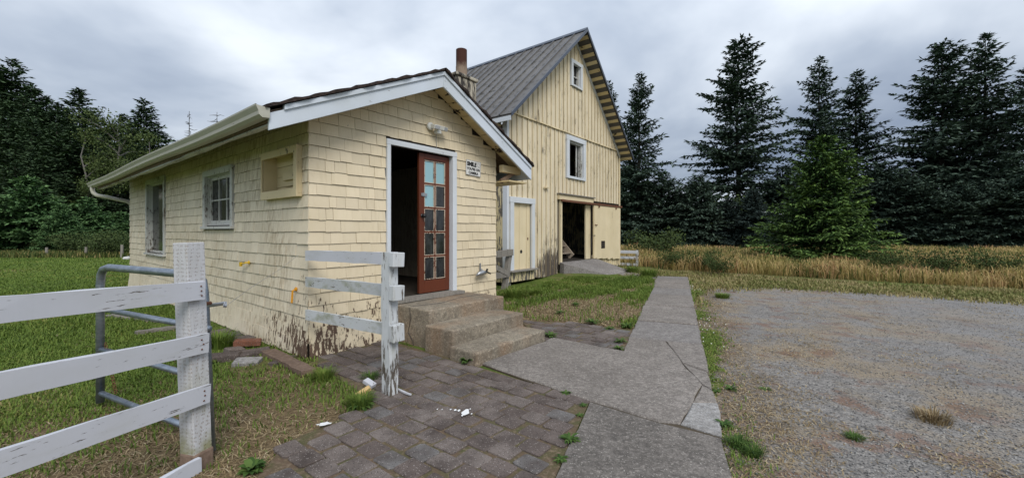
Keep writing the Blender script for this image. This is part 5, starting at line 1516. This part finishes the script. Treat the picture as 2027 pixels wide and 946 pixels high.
def clumpy(X, Y, s, k=0.0):       # cheap smooth value noise in 0..1
    v_ = np.sin(X * s * 1.3 + 1.7 + k) * np.cos(Y * s * 1.1 - .6 + k) + .6 * np.sin(X * s * 2.7 - Y * s * 2.1 + 2 * k) + .4 * np.cos(X * s * 5.3 + Y * s * 4.7 + k)
    return np.clip(.5 + v_ * .28, 0, 1)
# left field and the trodden ground by the gate
X, Y = polar(300000, -1.55, -.25, 2.0, 27, rng, .9)
a, b = to_s(X, Y)
ok = ~((a > -.05) & (b > -.02) & (b < SLN + .05)) & ~in_poly(X, Y, NP_patio) & ~in_poly(X, Y, NP_patio2)
trod = np.exp(-((X + 1.8) ** 2 + (Y - 2.5) ** 2) / 2.0)
keep = rng.uniform(0, 1, len(X)) < (1.0 - .94 * np.clip(trod * 1.5, 0, 1)) * (.25 + .75 * clumpy(X, Y, 2.1))
nearw = (b > 0) & (a > -.75) & (b < 4) & (a < 0)
ok &= keep & ~(nearw & (rng.uniform(0, 1, len(X)) < .8))
X, Y = X[ok], Y[ok]; n = len(X)
hh = rng.uniform(.022, .062, n) * (.6 + .8 * clumpy(X, Y, 1.2, 2)) * (1 + .02 * Y)
blades("lawn_grass", X, Y, hh, .0042 + .0014 * Y, rng.uniform(.2, 1.3, n), 'grass', "short green grass of the left field and beside the shed", 1)
X, Y = polar(26000, -1.5, -.22, 1.9, 8, rng, 1.3)
a, b = to_s(X, Y)
ok = ~((a > -.05) & (b > -.02)) & ~in_poly(X, Y, NP_patio) & (rng.uniform(0, 1, len(X)) < .08 + 1.2 * np.exp(-((X + 1.9) ** 2 + (Y - 2.5) ** 2) / 2.2))
X, Y = X[ok], Y[ok]; n = len(X)
blades("straw_litter", X, Y, rng.uniform(.012, .03, n), .004 + .001 * Y, rng.uniform(2.2, 5.5, n), 'straw', "dry trodden straw round the gate and fence posts", 2)
# lawn patch between steps, barn and walk
lawn = [tuple(gp(*p).xy) for p in [(975, 590), (1000, 626), (1036, 634), (1130, 637), (1250, 652), (1264, 636), (1298, 562), (1285, 550), (1225, 553), (1160, 556), (1112, 556), (1000, 574)]]
LX = np.array([p[0] for p in lawn]); LY = np.array([p[1] for p in lawn])
def in_lawn(n, rng):
    X = rng.uniform(LX.min(), LX.max(), n); Y = rng.uniform(LY.min(), LY.max(), n)
    k = in_poly(X, Y, lawn); return X[k], Y[k]
X, Y = in_lawn(150000, rng)
bare = np.exp(-((X - 1.35 - .25 * (Y - 8.0)) ** 2 / 3.0 + (Y - 7.9) ** 2 / 2.6))
ok = rng.uniform(0, 1, len(X)) < (1 - np.clip(bare * 1.3, 0, .95)) * np.clip(clumpy(X, Y, 3.0, 1) * 1.9 - .5, 0.05, 1)
X, Y = X[ok], Y[ok]; n = len(X)
blades("lawn_grass", X, Y, rng.uniform(.04, .13, n) * (.6 + .8 * clumpy(X, Y, 2.2, 4)), np.full(n, .016), rng.uniform(.1, .9, n), 'grass', "patchy green grass between the steps, the barn and the walk", 3, bank_z(X, Y))
X, Y = in_lawn(60000, rng); n = len(X)
blades("straw_litter", X, Y, rng.uniform(.012, .035, n), np.full(n, .013), rng.uniform(1.5, 4.5, n), 'straw', "dry brown grass patch between the steps and the barn", 4, bank_z(X, Y))
# verge between walk and gravel
s_ = rng.uniform(-2.6, 8.8, 26000); off = -np.abs(rng.normal(0, .13, 26000)) - .01
P = np.array(WR)[None] + np.outer(s_, np.array(WALK_DIR)) - np.outer(off, np.array(WALK_N))
ok = rng.uniform(0, 1, len(s_)) < np.clip(clumpy(P[:, 0], P[:, 1], 2.6, 3) * 2.1 - .75, .02, 1) * np.where(s_ > 2.6, .5, np.where(s_ < -.3, .28, .8))
X, Y = P[ok, 0], P[ok, 1]; n = len(X)
blades("verge_grass", X, Y, rng.uniform(.012, .05, n), .005 + .0012 * Y, rng.uniform(.3, 1.6, n), 'grass', "ragged green verge along the right edge of the concrete walk", 5, .004)
X, Y = P[::4, 0] + rng.normal(.12, .2, len(P[::4])), P[::4, 1]; n = len(X)
blades("straw_litter", X, Y, rng.uniform(.01, .02, n), .004 + .001 * Y, rng.uniform(2, 5, n), 'straw', "dry straw scattered along the edge of the gravel", 6, .005)
# dry grass on the gravel
X, Y = polar(26000, .45, 1.35, 2.2, 12, rng, 1.0)
ok = (rng.uniform(0, 1, len(X)) < np.clip(clumpy(X, Y, 1.4, 5) * 2.4 - 1.25, .03, 1)) & in_poly(X, Y, gravel_pts)
X, Y = X[ok], Y[ok]; n = len(X)
blades("straw_litter", X, Y, rng.uniform(.008, .02, n), .004 + .0010 * Y, rng.uniform(2, 5, n), 'straw', "sun-bleached dry grass lying in patches on the gravel", 7, .005)
# mown strip between gravel and meadow
X, Y = polar(90000, .2, 1.5, 8.0, 18, rng)
front_y = np.interp(X, [4.6, 6.66, 8.3, 9.53, 10.72, 12.16, 20, 30], [15.9, 14.05, 12.6, 11.32, 10.45, 9.78, 7.0, 4.5])
ok = ~in_poly(X, Y + np.abs(rng.normal(0, .38, len(X))), gravel_pts) & (Y < front_y + 1.0) & ((X - WR.x - (Y - WR.y) * WALK_DIR.x / WALK_DIR.y > .05) | (Y > 13.5))
xa_, yb_ = to_s(X, Y, B0); ok &= ~((xa_ < 6.1) & (yb_ > -1.3)) & ~((xa_ < BW + .1) & (yb_ > -.1))
ok &= rng.uniform(0, 1, len(X)) < .25 + .75 * clumpy(X, Y, 1.7, 6)
X, Y = X[ok], Y[ok]; n = len(X)
blades("verge_grass", X, Y, rng.uniform(.04, .11, n), np.full(n, .026), rng.uniform(.2, 1, n), 'verge', "short mixed grass between the gravel and the tall meadow", 8)
# meadow
def meadow(n, seed):
    rng = np.random.default_rng(seed)
    X, Y = polar(n, .20, 1.6, 7, 34, rng, .8)
    fy = np.interp(X, [4.6, 6.66, 8.3, 9.53, 10.72, 12.16, 20, 30], [15.9, 14.05, 12.6, 11.32, 10.45, 9.78, 7.0, 4.5])
    xa, yb = to_s(X, Y, B0)
    ok = (Y > fy + rng.normal(0, .25, n)) & ~((xa < BW + .35)) & ~((np.abs(X - 4.9) < .9) & (Y < 17.3))
    return X[ok], Y[ok], rng
X, Y, r_ = meadow(105000, 31); n = len(X)
fy = np.interp(X, [4.6, 6.66, 8.3, 9.53, 10.72, 12.16, 20, 30], [15.9, 14.05, 12.6, 11.32, 10.45, 9.78, 7.0, 4.5])
ht = (.16 + .36 * clumpy(X, Y, .9, 7) + .16 * clumpy(X, Y, .33, 2)) * np.clip((Y - fy) / 2.2 + .45, .35, 1)
blades("meadow_grass", X, Y, ht * r_.uniform(.25, 1.25, n), .006 + .0008 * Y, r_.uniform(.05, 1.3, n), 'meadow', "tall golden dry meadow grass in front of the spruces", 9, head=True)
X, Y, r_ = meadow(70000, 32); n = len(X)
ok = r_.uniform(0, 1, n) < clumpy(X, Y, .7, 1.5) ** 1.5; X, Y = X[ok], Y[ok]; n = len(X)
fy = np.interp(X, [4.6, 6.66, 8.3, 9.53, 10.72, 12.16, 20, 30], [15.9, 14.05, 12.6, 11.32, 10.45, 9.78, 7.0, 4.5])
blades("meadow_undergrowth", X, Y, r_.uniform(.15, .6, n) * np.clip((Y - fy) / 2.2 + .4, .35, 1), .022 + .001 * Y, r_.uniform(.1, .7, n), 'meadow_green', "green undergrowth mixed into the tall meadow grass", 10)
# rough grass at the far edge of the left field
X, Y = polar(14000, -1.5, -.85, 23, 30, rng); n = len(X)
blades("field_edge_grass", X, Y, rng.uniform(.12, .40, n), np.full(n, .05), rng.uniform(.1, .6, n), 'meadow_green', "rough taller grass along the far edge of the left field", 11)
# loose stones on the drive
X, Y = polar(26000, .28, 1.5, 2.0, 13, rng, 1.1)
ok = in_poly(X, Y, gravel_pts); X, Y = X[ok], Y[ok]; n = len(X)
oc = np.array([(1, 0, 0), (0, 1, 0), (-1, 0, 0), (0, -1, 0), (0, 0, .8), (0, 0, -.4)], float)
of = np.array([(0, 1, 4), (1, 2, 4), (2, 3, 4), (3, 0, 4), (1, 0, 5), (2, 1, 5), (3, 2, 5), (0, 3, 5)])
V = oc[None] * (rng.uniform(.003, .008, (n, 1, 1)) * (1 + .05 * Y[:, None, None])) * rng.uniform(.6, 1.4, (n, 6, 3))
V[:, :, 0] += X[:, None]; V[:, :, 1] += Y[:, None]; V[:, :, 2] += .006
F = (np.arange(n)[:, None, None] * 6 + of[None]).reshape(-1, 3)
tag(place("loose_gravel", np_mesh("loose_gravel", V.reshape(-1, 3), F, M['stone_bits'])), "small loose stones strewn over the gravel drive", "gravel", None, "stuff")

# --- single weeds
def weed_mesh(seed, nleaf, ln, wd, rise, mat, teeth=True):
    rng = np.random.default_rng(seed); V = []; F = []
    for i in range(nleaf):
        a = i * 2.4 + rng.normal(0, .3); L = ln * rng.uniform(.55, 1.1); w = wd * rng.uniform(.7, 1.2); up = rise * rng.uniform(.4, 1.3)
        d = np.array([math.cos(a), math.sin(a)]); p = np.array([-d[1], d[0]])
        ns = 5; b = len(V)
        for k in range(ns + 1):
            s = k / ns; q = d * L * s * (1 - .15 * up); z = L * (up * s - (.3 + .55 * up) * s * s * .8) + .01
            ww = w * math.sin(PI * min(1, .12 + s * .86)) * (1 if k % 2 or not teeth else .62)
            V.append((q[0] + p[0] * ww, q[1] + p[1] * ww, max(.004, z + .15 * ww))); V.append((q[0], q[1], max(.003, z - .1 * ww))); V.append((q[0] - p[0] * ww, q[1] - p[1] * ww, max(.004, z + .15 * ww)))
        for k in range(ns):
            c = b + k * 3
            F += [(c, c + 1, c + 4, c + 3), (c + 1, c + 2, c + 5, c + 4)]
    return np_mesh("weed", np.array(V), np.array(F), M[mat])
def tuft_mesh(seed, n, h, r, mat):
    rng = np.random.default_rng(seed)
    a = rng.uniform(0, 6.28, n); q = r * rng.uniform(0, 1, n) ** .7
    o = blades("tmp", q * np.cos(a), q * np.sin(a), rng.uniform(.5, 1.1, n) * h, rng.uniform(.006, .011, n), rng.uniform(.2, 1.0, n), mat, "x", seed)
    me = o.data; bpy.data.objects.remove(o, do_unlink=True); return me
WM = [weed_mesh(1, 26, .12, .016, .55, 'lush'), weed_mesh(2, 34, .15, .020, .75, 'lush'), weed_mesh(3, 40, .11, .024, 1.1, 'lush', False)]
TM = [tuft_mesh(4, 320, .16, .12, 'grass'), tuft_mesh(5, 220, .10, .10, 'lush'), tuft_mesh(6, 260, .10, .13, 'straw')]
def weed(px, py, me, sc, label, name="weed", cat="weed", z=.02, flat=1.0):
    p = gp(px, py); o = place(name, me, None, (p.x, p.y, z), (0, 0, trnd.uniform(0, 6)), (sc, sc, sc * flat))
    return tag(o, label, cat, "single weeds in the paving and beside it" if cat == "weed" else "single grass tufts")
weed(925, 722, WM[2], 1.05, "leafy weed at the near bottom corner of the concrete steps", z=.02)
weed(1090, 669, WM[1], .95, "weed at the far bottom corner of the concrete steps")
weed(1128, 878, WM[1], .62, "dandelion rosette between pavers and slab, larger of the near two")
weed(1110, 916, WM[0], .55, "weed rosette nearest the bottom edge between pavers and slab")
weed(1120, 783, WM[0], .55, "small weed in the joint where pavers meet the broad slab")
weed(1155, 806, WM[0], .42, "sparse weed just right of the small joint weed", flat=.6)
weed(1148, 826, WM[0], .40, "sparse weed trailing down the paver edge", flat=.6)
weed(1433, 845, WM[1], .62, "dark dandelion against the pale patch of the walk's right edge", z=.006)
weed(1446, 772, WM[1], .55, "dandelion beside the walk's broken corner", z=.006)
weed(1418, 776, WM[0], .5, "low weed left of the dandelion at the walk's broken corner", z=.006)
weed(1515, 771, WM[0], .65, "low weed standing furthest out on the gravel from the walk", z=.006, flat=.5)
weed(1228, 680, WM[1], .75, "upper weed of the pair at the end of the far pavers")
weed(1225, 694, WM[1], .62, "lower weed of the pair at the end of the far pavers")
weed(1240, 650, WM[1], .95, "bushy weed where the far pavers meet the walk")
weed(1172, 642, WM[1], 1.05, "large weed on the upper edge of the far pavers")
weed(1207, 653, WM[0], .9, "weed second from the walk on the far pavers' upper edge")
weed(1108, 622, WM[1], .8, "weed in the bare middle of the lawn patch")
weed(1140, 606, WM[1], .9, "weed in the lawn patch straight below the ramp's near end")
weed(498, 934, WM[2], .95, "broad-leaved weed at the paver edge near the thick fence post", z=.0)
weed(716, 808, WM[1], 1.0, "dark leafy weed round the foot of the second fence post", z=.0)
weed(712, 806, TM[0], .85, "tall grass tuft at the foot of the second fence post", "grass_tuft", "grass tuft", 0)
weed(640, 752, TM[0], .85, "grass tuft at the end of the brown plank", "grass_tuft", "grass tuft", 0)
weed(735, 752, TM[1], .9, "thin grass tuft left of the second post in the paver joint", "grass_tuft", "grass tuft", 0)
weed(432, 688, TM[0], 1.5, "lush grass tuft between the thick post and the flat stones", "grass_tuft", "grass tuft", 0)
weed(1020, 592, TM[0], 1.9, "tall grass tuft beside the shed's right front corner", "grass_tuft", "grass tuft", 0)
weed(1060, 585, TM[0], 1.3, "grass tuft second from the shed's right corner", "grass_tuft", "grass tuft", 0)
weed(1284, 549, TM[0], 2.2, "grass tuft at the tip of the barn ramp", "grass_tuft", "grass tuft", 0)
weed(1252, 540, TM[0], 1.8, "grass tuft behind the barn ramp's lower end", "grass_tuft", "grass tuft", 0)
weed(1460, 884, TM[1], .75, "bright grass tuft on the gravel right of the dark dandelion", "grass_tuft", "grass tuft", .004)
weed(1490, 902, TM[1], .7, "bright grass tuft nearest the bottom right on the gravel", "grass_tuft", "grass tuft", .004)
weed(1846, 832, TM[2], .9, "dry straw-coloured tuft out on the gravel", "grass_tuft", "grass tuft", .004)
weed(1690, 868, TM[1], .6, "small green tuft out on the gravel left of the dry tuft", "grass_tuft", "grass tuft", .004, .6)
weed(1430, 590, TM[0], 1.2, "dark green tuft at the far left corner of the gravel", "grass_tuft", "grass tuft", .004, .7)
fl_ = MB()
for i in range(34):
    s0 = trnd.choice((1.4, 2.3, 6.9)) + trnd.gauss(0, .45); q = wk(s0, -abs(trnd.gauss(.1, .12)))
    fl_.lathe([(.003, 0), (.008, .004), (.007, .011), (.002, .014)], 5, (q[0], q[1], .05))
tag(fl_.build("clover_flowers", M['flower']), "tiny white clover flowers in the verge along the walk", "flowers", None, "stuff")
